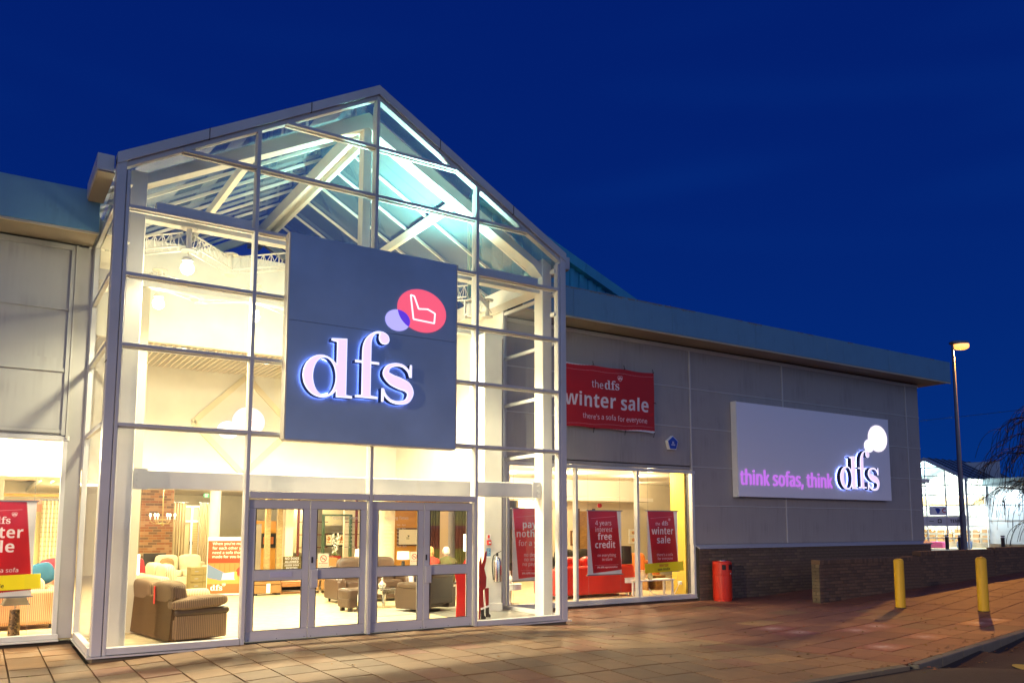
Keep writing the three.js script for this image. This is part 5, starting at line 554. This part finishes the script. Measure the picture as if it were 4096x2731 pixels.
{ const t = canvasTex(96, 192, (c) => { c.fillStyle = '#2f7fb4'; c.fillRect(0, 0, 96, 160); c.fillStyle = '#f2f2ee'; c.fillRect(0, 160, 96, 32); for (let i = 0; i < 5; i++) c.fillRect(14, 24 + i * 26, 68 - (i % 2) * 18, 8); }), o = thing('safety_sign', 'blue printed safety notice on the pier above the extinguisher', 'notice', [3.53, 1.23, -1.876]); mesh('notice_print', new THREE.BoxGeometry(0.1, 0.2, 0.003), std(0xffffff, 0.5, { map: t }), o, true); }
{ const o = thing('exit_sign', 'small green fire exit sign above the far window', 'sign', [-0.88, 2.55, -8.19 + 0.0]); const t = canvasTex(128, 96, (c) => { c.fillStyle = '#2c8a5a'; c.fillRect(0, 0, 128, 96); c.fillStyle = '#fff'; c.textAlign = 'center'; put(c, 'Fire', 64, 42, 'bold 40px ' + S_); put(c, 'exit', 64, 84, 'bold 40px ' + S_); }); mesh('sign_print', new THREE.BoxGeometry(0.14, 0.1, 0.01), std(0xffffff, 0.5, { map: t }), o, true); mesh('wire', [rod(V(-0.06, 0.05, 0), V(-0.06, 0.4, 0), 0.003, 0.003, 4), rod(V(0.06, 0.05, 0), V(0.06, 0.4, 0), 0.003, 0.003, 4)], M.galv, o); }
// right window display
struct('partition_yellow', [box(10.16, 10.3, 0.0, 3.29, -3.2, -2.68), box(10.14, 10.159, 0, 0.14, -3.2, -2.68)], std(lin(0.60, 0.46, 0.07), 0.9)); struct('partition_pale', [box(9.2, 17, 0, 3.29, -9.4, -9.25)], M.wallCream); struct('partition_end', [box(4.4, 9.19, 0, 2.62, -12.4, -12.3)], M.wallCream);
const roundTable = (x, z, label) => { const o = thing('round_table', label, 'table', [x, 0, z]); mesh('tabletop', [cyl(0.26, 0.26, 0.12, 0, 0.33, 0, 32), cyl(0.27, 0.27, 0.012, 0, 0.451, 0, 32)], M.white, o); mesh('stem', cyl(0.03, 0.03, 0.33, 0, 0.01, 0, 14), M.chrome, o); mesh('foot', lathe([[0.001, 0.02], [0.06, 0.018], [0.2, 0.008], [0.2, 0.0], [0.001, 0]], 28), M.chrome, o); };
roundTable(4.85, -3.05, 'round white table on a chrome stem behind the pay nothing poster'); roundTable(8.72, -3.42, 'round white table on a chrome stem at the right end of the red sofa');
tableLamp(8.72, 0.463, -3.42, 'table lamp with black drum shade beside the red sofa', { bh: 0.30, sh: 0.46, r0: 0.17, r1: 0.15, dark: true, base: M.white, foot: 0.09 });
vase(4.82, 0.463, -3.05, 1.2, 'white bulbous vase on the round table behind the pay nothing poster', M.white);
{ const o = thing('bench_table', 'low white bent bench table carrying two pale vases by the yellow wall', 'table', [9.25, 0, -2.98]); mesh('tabletop', rbox(-0.6, 0.6, 0.385, 0.42, -0.2, 0.2, 0.01), M.white, o); for (const s of [-1, 1]) mesh('leg', [rbox(s * 0.52, s * 0.57, 0, 0.384, 0.13, 0.18, 0.006, 1), rbox(s * 0.52, s * 0.57, 0, 0.384, -0.18, -0.13, 0.006, 1)], M.white, o); }
const jar = [[0.001, 0], [0.07, 0], [0.10, 0.07], [0.10, 0.14], [0.065, 0.21], [0.06, 0.24], [0.075, 0.26], [0.05, 0.26]]; vase(8.92, 0.42, -2.98, 0.9, 'cream ribbed jar on the left of the white bench', std(lin(0.72, 0.62, 0.42), 0.5), jar); vase(9.14, 0.42, -2.96, 0.76, 'pale green jar beside the cream jar on the white bench', std(lin(0.48, 0.55, 0.33), 0.5), jar);
{ const o = thing('wall_socket', 'white double socket with trailing lead low on the yellow wall', 'socket', [10.155, 0.30, -2.9]); mesh('plate', rbox(-0.012, 0, -0.045, 0.045, -0.075, 0.075, 0.004, 1), M.white, o); mesh('plug', rbox(-0.05, -0.013, -0.02, 0.03, 0.01, 0.05, 0.008), M.white, o); mesh('lead', tube([V(-0.05, 0, 0.03), V(-0.16, -0.14, 0.05), V(-0.32, -0.27, 0.08), V(-0.6, -0.285, 0.06), V(-0.95, -0.27, 0.0), V(-1.1, -0.1, -0.02)], 0.009, 30, 6), M.white, o); }
sofa('sofa', 'black leather sofa far behind the red sofa', [9.6, -6.6], 0.2, { L: 2.0, m: leather(0.02, 0.017, 0.014), back: 0.98 }); sofa('armchair', 'orange armchair beyond the white bench by the yellow wall', [10.75, -5.2], -0.4, { L: 1.0, n: 1, m: leather(0.62, 0.19, 0.035), back: 0.88 });
{ const o = thing('display_cabinet', 'open wooden display cabinet behind the white bench', 'cabinet', [10.62, 0, -4.5]), w = std(lin(0.36, 0.2, 0.07), 0.5, { map: woodMap }); mesh('carcass', [box(-0.35, 0.35, 0.36, 0.4, -0.2, 0.2), box(0.0, 0.35, 0, 0.359, -0.2, 0.2), box(-0.35, -0.31, 0, 0.359, -0.2, 0.2)], w, o); mesh('recess', box(-0.309, -0.001, 0.02, 0.34, -0.19, -0.17), M.black, o); }
for (const [y, l] of [[1.55, 'upper small orange patterned canvas on the pale wall'], [1.29, 'lower small orange patterned canvas on the pale wall']]) picture(14.2, y, -9.24, 0.52, 0.25, l, M.white, bloom);
picture(11.5, 1.38, -9.24, 0.36, 0.5, 'brown framed round motif picture left of the tall dark panel', std(lin(0.12, 0.05, 0.02), 0.5), (c, w, h) => { c.fillStyle = '#cbb48a'; c.fillRect(0, 0, w, h); c.strokeStyle = '#6d5432'; c.lineWidth = 12; c.beginPath(); c.arc(w / 2, h / 2, w * 0.25, 0, 7); c.stroke(); });
{ const o = thing('tall_panel', 'tall brown door panel behind the four years poster', 'panel', [11.95, 0, -9.2]); mesh('panel', box(-0.3, 0.3, 0, 2.3, 0, 0.05), std(lin(0.36, 0.22, 0.09), 0.5, { map: woodMap }), o); mesh('frame', [box(-0.38, -0.301, 0, 2.38, 0, 0.07), box(0.301, 0.38, 0, 2.38, 0, 0.07)], std(lin(0.06, 0.03, 0.015), 0.5), o); }
{ const o = thing('wall_alarm', 'small red alarm sounder on the pale wall over the four years poster', 'alarm', [12.6, 2.5, -9.24]); mesh('sounder', new THREE.CylinderGeometry(0.07, 0.08, 0.07, 20).rotateX(Math.PI / 2).translate(0, 0, 0.035), std(lin(0.6, 0.02, 0.015), 0.4), o); mesh('back_plate', new THREE.CylinderGeometry(0.085, 0.085, 0.01, 20).rotateX(Math.PI / 2).translate(0, 0, -0.004), M.white, o); }
// left window display
sofa('sofa', 'peach ribbed sofa seen from behind in the far left window', [-5.5, -4.15], Math.PI, { L: 2.35, D: 1.0, m: cord(0.72, 0.40, 0.22), cm: cord(0.75, 0.58, 0.36), back: 0.78, arm: 0.72 });
const cush = (x, y, z, l, m, rz) => { const o = thing('cushion', l, 'cushion', [x, y, z]); mesh('cover', pillow(0.46, 0.40, 0.17, 0.65).rotateZ(rz).rotateX(-0.25), m, o); mesh('zip_edge', new THREE.TorusGeometry(0.2, 0.006, 5, 24), m, o); };
cush(-4.62, 0.93, -4.15, 'teal blue scatter cushion on the peach sofa', cloth(0.025, 0.12, 0.21), 0.3); cush(-4.95, 0.96, -4.2, 'white patterned scatter cushion on the peach sofa', cloth(0.7, 0.66, 0.58), -0.1); cush(-4.42, 1.0, -4.45, 'crimson scatter cushion at the end of the peach sofa', cloth(0.5, 0.03, 0.05), 0.1);
{ const o = thing('table_lamp', 'lamp with bronze tiled square base and black pyramid shade in the left window', 'lamp', [-5.03, 0, -2.99], 0.1), pm = dataTex(64, (u, v) => 0.45 + 0.55 * hash((u * 6 + v * 3) | 0, (v * 9 - u * 3) | 0, 2), 0.25); mesh('base', new THREE.CylinderGeometry(0.095, 0.115, 0.42, 4).rotateY(Math.PI / 4).translate(0, 0.21, 0), std(lin(0.22, 0.13, 0.05), 0.35, { map: pm, metalness: 0.5 }), o); mesh('stem', cyl(0.008, 0.008, 0.12, 0, 0.42, 0, 8), M.chrome, o); mesh('shade', new THREE.CylinderGeometry(0.16, 0.27, 0.16, 4, 1, true).rotateY(Math.PI / 4).translate(0, 0.58, 0), std(lin(0.05, 0.035, 0.02), 0.9, { side: THREE.DoubleSide }), o); }
struct('partition_pink', [box(-8, -4.05, 0, 2.35, -7.4, -7.25)], std(lin(0.62, 0.32, 0.22), 0.9));
{ const o = thing('window_surround', 'orange wood surround on the pink partition in the left room', 'frame', [-4.8, 0, -7.22]), w = std(lin(0.5, 0.24, 0.05), 0.6); mesh('frame', [box(0.62, 0.68, 0, 2.42, -0.02, 0.05), box(-0.9, 0.68, 2.42, 2.48, -0.02, 0.05), box(-0.2, -0.16, 0.95, 2.1, 0, 0.04), box(-0.2, 0.5, 0.9, 0.949, 0, 0.04)], w, o); mesh('backing', box(-0.159, 0.5, 0.95, 2.1, 0, 0.01), std(lin(0.5, 0.42, 0.2), 0.9), o); }
curtain(-4.5, -4.16, 0.95, 2.34, -7.1, 'cream striped eyelet curtain in front of the pink partition', [[Object.assign(db(0.66, 0.58, 0.38), { map: dataTex(32, (u, v) => (v % 0.25 < 0.06 ? 0.86 : 1), 0.4) }), 0, 1]]);
curtain(-4.98, -4.72, 0.98, 2.1, -7.14, 'plain tan curtain beside the striped curtain', [[db(0.4, 0.3, 0.14), 0, 1]]);

// ---------------------------------------------------------------- street furniture
{ const y = G(10.66, -1.9), o = thing('litter_bin', 'round red litter bin with domed top standing against the dark brick plinth', 'bin', [10.66, y, -1.88], -0.25), red = std(lin(0.52, 0.026, 0.010), 0.32), R = 0.245;
  mesh('base', cyl(R * 0.94, R * 0.94, 0.05, 0, 0, 0, 36), red, o); mesh('drum', lathe([[R * 0.9, 0.05], [R, 0.06], [R, 0.635], [R - 0.006, 0.64], [R - 0.006, 0.645], [R, 0.65], [R, 0.70]], 40), red, o);
  // hood: a shell with openings left and right
  const seg = (a0, a1, y0, y1) => new THREE.CylinderGeometry(R, R, y1 - y0, Math.max(3, Math.round((a1 - a0) * 8)), 1, true, a0, a1 - a0).translate(0, (y0 + y1) / 2, 0), ds = Object.assign(red.clone(), { side: THREE.DoubleSide });
  mesh('hood', [seg(0, 6.2832, 0.70, 0.80), seg(0, 6.2832, 0.93, 0.975), seg(-0.16, 0.16, 0.80, 0.93), seg(1.0, 2.6, 0.80, 0.93), seg(3.7, 5.72, 0.80, 0.93), lathe([[R, 0.975], [R * 0.97, 1.0], [R * 0.86, 1.02], [R * 0.5, 1.026]], 40)], ds, o);
  mesh('bin_void', cyl(R - 0.02, R - 0.02, 0.72, 0, 0.24, 0, 24), M.black, o); mesh('ash_plate', cyl(R * 0.5, R * 0.48, 0.022, 0, 1.012, 0, 28), M.chrome, o); mesh('lock', new THREE.SphereGeometry(0.022, 12, 8).translate(0.1, 0.70, R * 0.92), M.chrome, o); mesh('logo_plate', box(-0.03, 0.03, 0.84, 0.9, R, R + 0.004), red, o); }
for (const [x, z, r, h, l] of [[12.72, 1.74, 0.112, 1.15, 'yellow steel bollard nearer the low brick wall end, left of the pair'], [13.28, 3.36, 0.112, 1.2, 'yellow steel bollard on the right of the pair, closer to the kerb']]) { const o = thing('bollard', l, 'bollard', [x, G(x, z), z], 0, 'yellow bollards on the pavement'), ym = std(lin(0.84, 0.50, 0.018), 0.45, { map: soft, bumpMap: grain, bumpScale: 0.002 }); mesh('post', cyl(r, r, h - 0.05, 0, -0.02, 0, 28), ym, o); mesh('cap', lathe([[r, h - 0.07], [r * 0.98, h - 0.05], [r * 0.8, h - 0.02], [r * 0.4, h - 0.002], [0.001, h]], 28), ym, o); mesh('ground_collar', cyl(r + 0.02, r + 0.015, 0.012, 0, 0, 0, 28), M.mortar, o); }
{ // low brick wall, stepping up to the right
  const w = thing('low_brick_wall', 'long low dark brick wall with soldier coping stepping up behind the yellow bollards', 'wall'), z = -0.1, bm = [[0.14, 0.085, 0.055], [0.165, 0.10, 0.062], [0.11, 0.07, 0.048]].map((c) => std(lin(...c), 0.85, { map: grain, bumpMap: grain, bumpScale: 0.002 })), S = [[12.25, 16.8, 0.945], [16.8, 20.9, 1.085], [20.9, 25.5, 1.135]], ends = [[0.16, 0.12, 0.075], [0.19, 0.145, 0.09], [0.14, 0.105, 0.068]].map((c) => std(lin(...c), 0.85, { map: grain, bumpMap: grain, bumpScale: 0.002 }));
  S.forEach(([x0, x1, top], i) => { const rows = 12 + (i > 0 ? 1 : 0); bricks(w, x0, x1, top - 0.115 - rows * 0.0845, rows, z, 0.0845, 0.24, bm, [165, 75, 60][i], (x) => G(x, z));
    const g = worldUV(prep(rbox(-0.038, 0.038, 0, 0.115, -0.255, 0.012, 0.008, 1))); for (let x = x0 + 0.043; x < x1 - 0.03; x += 0.086) { const o = new THREE.Mesh(g, bm[(rnd() * 3) | 0]); o.name = 'coping_brick'; o.castShadow = o.receiveShadow = true; o.position.set(x, top - 0.115 + rr(-0.002, 0.002), z); w.add(o); }
    mesh('mortar_core', box(x0 + 0.008, x1 - 0.002, -0.5, top - 0.118, z - 0.235, z - 0.013), M.mortar, w); });
  for (let r = 0; r < 12; r++) { const y = 0.83 - 12 * 0.0845 + (r + 0.5) * 0.0845; for (const [a, b] of r % 2 ? [[-0.235, -0.12], [-0.118, 0.0]] : [[-0.235, 0.0]]) { const o = mesh('end_brick', rbox(12.235, 12.30, y - 0.038, y + 0.038, z + a + 0.005, z + b - 0.004, 0.006, 1), ends[(rnd() * 3) | 0], w); } }
}
function lampPost(x, z, y0, y1, turn, I, c, label, k = 10) { const H = y1 - y0, o = thing('street_lamp', label, 'street lamp', [x, y0, z], turn);
  mesh('post', cyl(0.16, 0.065, H - 0.1, 0, 0, 0, 18), M.galv, o); mesh('base_flange', cyl(0.2, 0.19, 0.05, 0, 0, 0, 18), M.galv, o); mesh('door_plate', box(-0.05, 0.05, 0.6, 1.1, 0.13, 0.16), M.galv, o);
  mesh('lamp_housing', [pillow(1.0, 0.22, 0.52, 0.7).translate(0.34, H - 0.02, 0), rod(V(0, H - 0.25, 0), V(0, H, 0), 0.06, 0.06)], M.galv, o); mesh('lamp_lens', pillow(0.86, 0.46, 0.5, 0.8).translate(0.44, H - 0.17, 0), glow(c, k), o);
  const l = new THREE.SpotLight(c, I, 0, 1.5, 0.12); l.position.set(0.44, H - 0.44, 0); l.target.position.set(0.42, 0, 0); l.shadow.radius = 8; l.castShadow = true; l.name = 'lamp_light'; o.add(l); o.add(l.target); return o; }
const sodium = lin(1, 0.38, 0.06);
lampPost(37.8, -10, -0.6, 11.6, -0.58, 950, sodium, 'tall grey street lamp with glowing orange lantern beyond the low brick wall', 2.2);
lampPost(-45, 24, -0.15, 11, 0, 9000, lin(1, 0.74, 0.50), 'car park lamp outside the picture on the left');
lampPost(16, 30, -0.25, 10, Math.PI, 260, lin(1, 0.55, 0.25), 'car park lamp outside the picture on the right');
{ // fallen leaves
  const g = new THREE.BufferGeometry(), L = []; for (const [a, b] of [[[0, 0, 0.5], [0.35, 0.12, 0]], [[0.35, 0.12, 0], [0, 0.02, -0.5]], [[0, 0.02, -0.5], [-0.35, 0.15, 0]], [[-0.35, 0.15, 0], [0, 0, 0.5]]]) L.push(...[0, 0.03, 0], ...a, ...b); g.setAttribute('position', new THREE.Float32BufferAttribute(L, 3)); g.computeVertexNormals();
  const n = 420, im = new THREE.InstancedMesh(g, std(lin(0.20, 0.11, 0.035), 0.8, { side: THREE.DoubleSide }), n), d = new THREE.Object3D(); im.name = 'fallen_leaves'; im.castShadow = im.receiveShadow = true; tag(im, 'small brown autumn leaves scattered over the paving and kerb', 'leaves'); im.userData.kind = 'stuff';
  for (let i = 0; i < n; i++) { const r = rnd(); let x = rr(2.5, 19), z = rr(-2, 6.2); if (r < 0.28) { x = rr(4.6, 10.5); z = 6.3 - (x - 5.4) * 0.187 + rr(-0.25, 0.45); } else if (r < 0.36) { x = rr(-5, 3); z = rr(0.4, 6); } if (z < 0.1 && x < 4.4) z = rr(0.6, 6); const s = rr(0.035, 0.085); d.position.set(x, G(x, z) + 0.004 - (z > 6.32 - (x - 5.45) * 0.187 && x > 5.6 ? 0.145 : 0), z); d.rotation.set(rr(-0.3, 0.3), rr(0, 6), rr(-0.3, 0.3)); d.scale.set(s, s, s); d.updateMatrix(); im.setMatrixAt(i, d.matrix); im.setColorAt(i, lin(0.6 + rnd() * 0.8, 0.6 + rnd() * 0.6, 0.6 + rnd() * 0.5)); }
  scene.add(im); }

// ---------------------------------------------------------------- beyond the shop: the next store, its forecourt, tree
struct('far_forecourt', new THREE.PlaneGeometry(30, 60).rotateX(-Math.PI / 2).translate(70, -0.6, -36), std(lin(0.30, 0.28, 0.25), 0.8, { map: grain }));
{ const o = thing('far_store', 'far lit glass gabled store at right with white side wing', 'shop', [79, -0.6, -35.6], -Math.PI / 2 + 0.05), Q = (n, g, m = M.frame, keep) => mesh(n, g, m, o, keep), rk = (x) => 9.45 - 0.55 * Math.abs(x), wl = std(lin(0.55, 0.57, 0.60), 0.6, { map: soft });
  for (const s of [-1, 1]) { Q('corner_post', box(s * 4.05, s * 4.2, 0, 7.3, -0.15, 0.03)); Q('rake_trim', slabShape([[0, 9.65], [s * 4.3, 9.65 - 0.55 * 4.3], [s * 4.3, 9.3 - 0.55 * 4.3], [0, 9.3]], 0.3, -0.2)); Q('side_post', box(s * 4.1, s * 4.2, 0, 7.2, -4.3, -4.2)); for (const y of [2.3, 3.3, 4.5, 5.6, 6.6]) Q('side_transom', box(s * 4.12, s * 4.19, y - 0.05, y + 0.05, -4.2, -0.15));
    const g = new THREE.BufferGeometry(), a = [0, 9.62, 0], b = [s * 4.4, 7.2, 0], c = [s * 4.4, 7.2, -12], d = [0, 9.62, -12]; g.setAttribute('position', new THREE.Float32BufferAttribute([...a, ...b, ...c, ...a, ...c, ...d], 3)); g.computeVertexNormals(); Q('roof_sheet', g, std(lin(0.16, 0.22, 0.27), 0.35, { side: THREE.DoubleSide }), true); for (let z = -1; z > -12; z -= 1.5) Q('roof_rib', bar(V(0, 9.66, z), V(s * 4.4, 7.24, z), 0.12, 0.08), M.joint); }
  for (const x of [-2.05, 0, 2.05]) Q('mullion', box(x - 0.05, x + 0.05, 0, rk(x), -0.12, 0.03)); for (const y of [1.1, 3.35, 4.5, 5.6, 6.6, 7.6, 8.5]) { const c = Math.min(4.05, (9.4 - y) / 0.55); Q('transom', box(-c, c, y - 0.045, y + 0.045, -0.1, 0.02)); }
  const xs = [-4.05, -2.05, 0, 2.05, 4.05]; for (let i = 0; i < 4; i++) { Q('pane', new THREE.PlaneGeometry(1.95, 4.4).translate((xs[i] + xs[i + 1]) / 2, 5.6, -0.05), M.glass, true); Q('pane', new THREE.PlaneGeometry(1.95, 2.2).translate((xs[i] + xs[i + 1]) / 2, 1.15, -0.05), M.glass, true); }
  Q('side_pane', new THREE.PlaneGeometry(4, 7).rotateY(Math.PI / 2).translate(4.16, 3.6, -2.2), M.glass, true);
  const ban = (x0, x1, y0, y1, draw) => { const t = canvasTex(256, Math.round(256 * (y1 - y0) / (x1 - x0)), draw); Q('banner_print', new THREE.BoxGeometry(x1 - x0, y1 - y0, 0.03).translate((x0 + x1) / 2, (y0 + y1) / 2, 0.045), std(0xffffff, 0.6, { map: t }), true); };
  const grey = (c, w, h) => { c.fillStyle = '#c9cdd6'; c.fillRect(0, 0, w, h); c.fillStyle = '#15181c'; c.textAlign = 'center'; };
  ban(-2.0, -0.04, 2.35, 3.3, (c, w, h) => { grey(c, w, h); c.beginPath(); c.moveTo(w * 0.3, h * 0.35); c.quadraticCurveTo(w * 0.55, h * 0.2, w * 0.72, h * 0.42); c.quadraticCurveTo(w * 0.62, h * 0.85, w * 0.48, h * 0.8); c.fill(); }); ban(0.04, 2.0, 2.35, 3.3, (c, w, h) => { grey(c, w, h); c.fillRect(w * 0.1, h * 0.45, w * 0.24, h * 0.07); c.fillRect(w * 0.56, h * 0.25, w * 0.2, h * 0.42); c.fillStyle = '#c9cdd6'; c.beginPath(); c.ellipse(w * 0.66, h * 0.46, w * 0.07, h * 0.13, 0, 0, 7); c.fill(); }); ban(2.1, 4.04, 2.35, 3.3, (c, w, h) => { grey(c, w, h); put(c, 'TEMP', w * 0.45, h * 0.62, 'bold 58px ' + S_); });
  ban(0.3, 2.0, 3.5, 4.4, (c, w, h) => { c.fillStyle = '#f4f6f8'; c.fillRect(0, 0, w, h); c.fillStyle = '#3558b8'; c.beginPath(); c.moveTo(w * 0.35, h * 0.25); c.quadraticCurveTo(w * 0.6, h * 0.1, w * 0.68, h * 0.4); c.quadraticCurveTo(w * 0.6, h * 0.85, w * 0.5, h * 0.85); c.fill(); c.strokeStyle = '#d8482c'; c.lineWidth = 14; c.beginPath(); c.arc(w * 0.93, h * 0.5, h * 0.22, 0, 7); c.stroke(); });
  Q('inner_wall', [box(-4.1, 4.1, 0, 9.4, -8.1, -8), box(-4.1, -4.0, 0, 7.2, -8, -4.3), box(4.0, 4.1, 4.5, 7.2, -8, -4.3)], M.wallWhite); Q('inner_floor', box(-4.1, 4.1, 0, 0.02, -8, -0.1), M.floor); Q('mezzanine', box(-4, 4, 4.6, 5.5, -4.2, -3.9), std(lin(0.5, 0.3, 0.12), 0.8)); Q('shelf_unit', [...Array(24)].map((_, i) => box(-3.7 + (i % 8) * 0.95, -3.7 + (i % 8) * 0.95 + 0.6, 0.6 + ((i / 8) | 0) * 0.5, 0.85 + ((i / 8) | 0) * 0.5 + (i % 3) * 0.06, -5.9, -5.6)), std(lin(0.35, 0.2, 0.08), 0.8)); Q('display_sofa', [rbox(-3.4, -2.4, 0, 0.7, -1.8, -1.2, 0.1), rbox(2.3, 3.6, 0, 0.75, -1.9, -1.2, 0.1)], std(lin(0.12, 0.2, 0.42), 0.8)); Q('display_sofa', rbox(-0.6, 0.9, 0, 0.7, -1.9, -1.2, 0.1), std(lin(0.5, 0.08, 0.25), 0.8));
  for (let i = 0; i < 26; i++) Q('lamp_bulb', new THREE.SphereGeometry(0.09, 8, 6).translate(rr(-3.8, 3.8), i < 16 ? rr(4.6, 5.9) : rr(1.7, 2.2), rr(-4, -1)), glow(lin(1, 0.8, 0.4), 6));
  for (const [x, y, z, I, c] of [[-1.5, 7.3, -2.5, 220, lin(0.78, 1, 0.97)], [1.8, 6.4, -2.5, 170, lin(0.82, 1, 0.97)], [0, 2.1, -2.5, 60, lin(1, 0.75, 0.4)]]) { const b = Q('lamp_bulb', new THREE.SphereGeometry(0.14, 10, 8).translate(x, y, z), glow(c, 8)); const l = new THREE.PointLight(c, I); l.position.set(x, y, z); l.shadow.radius = 7; l.castShadow = true; l.name = 'lamp_bulb_light'; o.add(l); }
  // right wing
  Q('side_wall', box(4.25, 40, 0.5, 6.5, -4.6, -4.35), wl); Q('wall_joint', [3, 4.6].map((y) => box(4.25, 40, y - 0.05, y + 0.05, -4.36, -4.3)), wl); Q('plinth', box(4.25, 40, 0, 0.5, -4.6, -4.2), brickM[2]); Q('fascia', box(4.25, 40, 6.5, 7.3, -4.6, -3.5), std(lin(0.2, 0.26, 0.28), 0.5)); Q('pier', box(8.7, 9.9, 0.2, 6.5, -4.34, -3.9), std(lin(0.12, 0.14, 0.18), 0.6)); Q('wing_roof', slabShape([[14, 7.2], [24, 9.6], [44, 9.6], [44, 7.2]], 8, -14), std(lin(0.008, 0.012, 0.02), 0.8)); Q('window_light', box(12, 17, 3.2, 5.6, -4.34, -4.3), glow(lin(0.8, 0.95, 0.55), 0.75)); Q('left_wing', box(-40, -4.25, 0, 7, -3, -2.4), wl);
  Q('lamp_housing', rbox(10.5, 11.3, 4.05, 4.25, -3.9, -3.6, 0.03, 1), M.black); for (const [x, I] of [[6.6, 30], [11.2, 16]]) { Q('lamp_lens', box(x - 0.15, x + 0.15, 6.43, 6.45, -3.8, -3.65), glow(lin(0.75, 0.95, 1), 5)); const l = new THREE.SpotLight(lin(0.7, 0.92, 1), I * 4.5, 0, 1.2, 0.6); l.position.set(x, 6.40, -3.4); l.target.position.set(x, 0, -4.3); l.shadow.radius = 6; l.castShadow = true; l.name = 'lamp_light'; o.add(l); o.add(l.target); } }
for (const [u, l] of [[72.6, 'left black post'], [72.9, 'middle black post'], [74.0, 'right black post']]) { const i = ['left black post', 'middle black post', 'right black post'].indexOf(l), x = 76.8, z = [-32.4, -31.1, -27.0][i], o = thing('short_bollard', 'short black bollard before the far store, ' + ['leftmost', 'middle one', 'right of the street lamp'][i], 'bollard', [x, -0.6, z], 0, 'black bollards before the far store'); mesh('post', cyl(0.17, 0.17, 1.45, 0, 0, 0, 14), M.black, o); mesh('band', cyl(0.175, 0.175, 0.1, 0, 1.25, 0, 14), M.white, o); }
{ const o = thing('far_brick_wall', 'orange lit brick wall beyond the low wall at the right edge', 'wall', [52, -0.6, -8.4], -0.10); mesh('core', box(0, 24, 0, 1.15, -0.3, -0.01), M.mortar, o); const L = []; for (let r = 0; r < 12; r++) for (let k = 0; k < 99; k++) { const x = k * 0.24 + (r % 2) * 0.12; L.push(box(x, x + 0.228, r * 0.085, r * 0.085 + 0.075, -0.009, 0.006)); } mesh('brick', L, std(lin(0.34, 0.17, 0.08), 0.9), o).userData.kind = 'stuff'; const C = []; for (let x = 0; x < 23.9; x += 0.085) C.push(box(x, x + 0.072, 1.15, 1.27, -0.3, 0.012)); mesh('coping', C, std(lin(0.36, 0.18, 0.085), 0.9), o).userData.kind = 'stuff'; }
{ const o = thing('overhead_cable', 'thin overhead cable crossing the sky above the far store', 'cable'), P0 = V(60, 10.6, -36), P1 = V(75, 14.2, 4); mesh('cable', tube([P0, P0.clone().lerp(P1, 0.5).add(V(0, -0.8, 0)), P1], 0.018, 40, 5), M.black, o); mesh('cable_end', new THREE.SphereGeometry(0.06, 8, 6).translate(P1.x, P1.y, P1.z), M.black, o); }
{ // bare weeping birch at the right edge
  const o = thing('bare_tree', 'bare weeping birch with drooping twigs at the right edge', 'tree', [31.4, -0.6, -2.2]), bark = std(lin(0.02, 0.017, 0.016), 0.9), br = [], tw = [], leaf = []; let sv = seed; seed = 4242;
  mesh('trunk', tube([V(0, 0, 0), V(0.1, 1.5, 0.05), V(-0.1, 3.2, 0), V(0, 5.2, 0.1), V(0.1, 7.5, 0)], 0.13, 20, 10), bark, o);
  const twig = (p, dx, dz, len, r) => { const pts = [p]; let v = V(dx, 0.12, dz).normalize(); const q = p.clone(), st = len / 7; for (let i = 0; i < 7; i++) { v.add(V(rr(-0.18, 0.18), -0.32 - 0.05 * i, rr(-0.18, 0.18))).normalize(); q.add(v.clone().multiplyScalar(st)); pts.push(q.clone()); if (rnd() < 0.05) leaf.push(pillow(0.05, 0.05, 0.01, 1, 5).rotateY(rr(0, 3)).translate(q.x, q.y, q.z)); } tw.push(tube(pts, r, 8, 4)); };
  for (let i = 0; i < 46; i++) { const h = 1.7 + i * 0.13, a = i * 2.4 + rr(-0.4, 0.4), R = (2.9 - Math.max(0, h - 4) * 0.45) * rr(0.65, 1.15), c = Math.cos(a), s = Math.sin(a), P = [V(0, h, 0), V(c * R * 0.4, h + R * 0.38, s * R * 0.4), V(c * R * 0.8, h + R * 0.42, s * R * 0.8), V(c * R * 1.1, h + R * 0.2, s * R * 1.1)], cv = new THREE.CatmullRomCurve3(P);
    for (let k = 0; k < 3; k++) { const t0 = k / 3, t1 = (k + 1) / 3; br.push(rod(cv.getPoint(t0), cv.getPoint(t1), 0.042 - 0.012 * k, 0.030 - 0.011 * k, 6)); }
    for (let k = 0; k < 17; k++) { const t = rr(0.25, 1), p = cv.getPoint(t); twig(p, c + rr(-0.9, 0.9), s + rr(-0.9, 0.9), rr(0.8, 2.3), rr(0.005, 0.011)); } }
  mesh('branch', br, bark, o); mesh('crown', tw, bark, o); if (leaf.length) mesh('leaf', leaf, std(lin(0.45, 0.26, 0.03), 0.8), o); seed = sv; }

renderer.render(scene, camera);
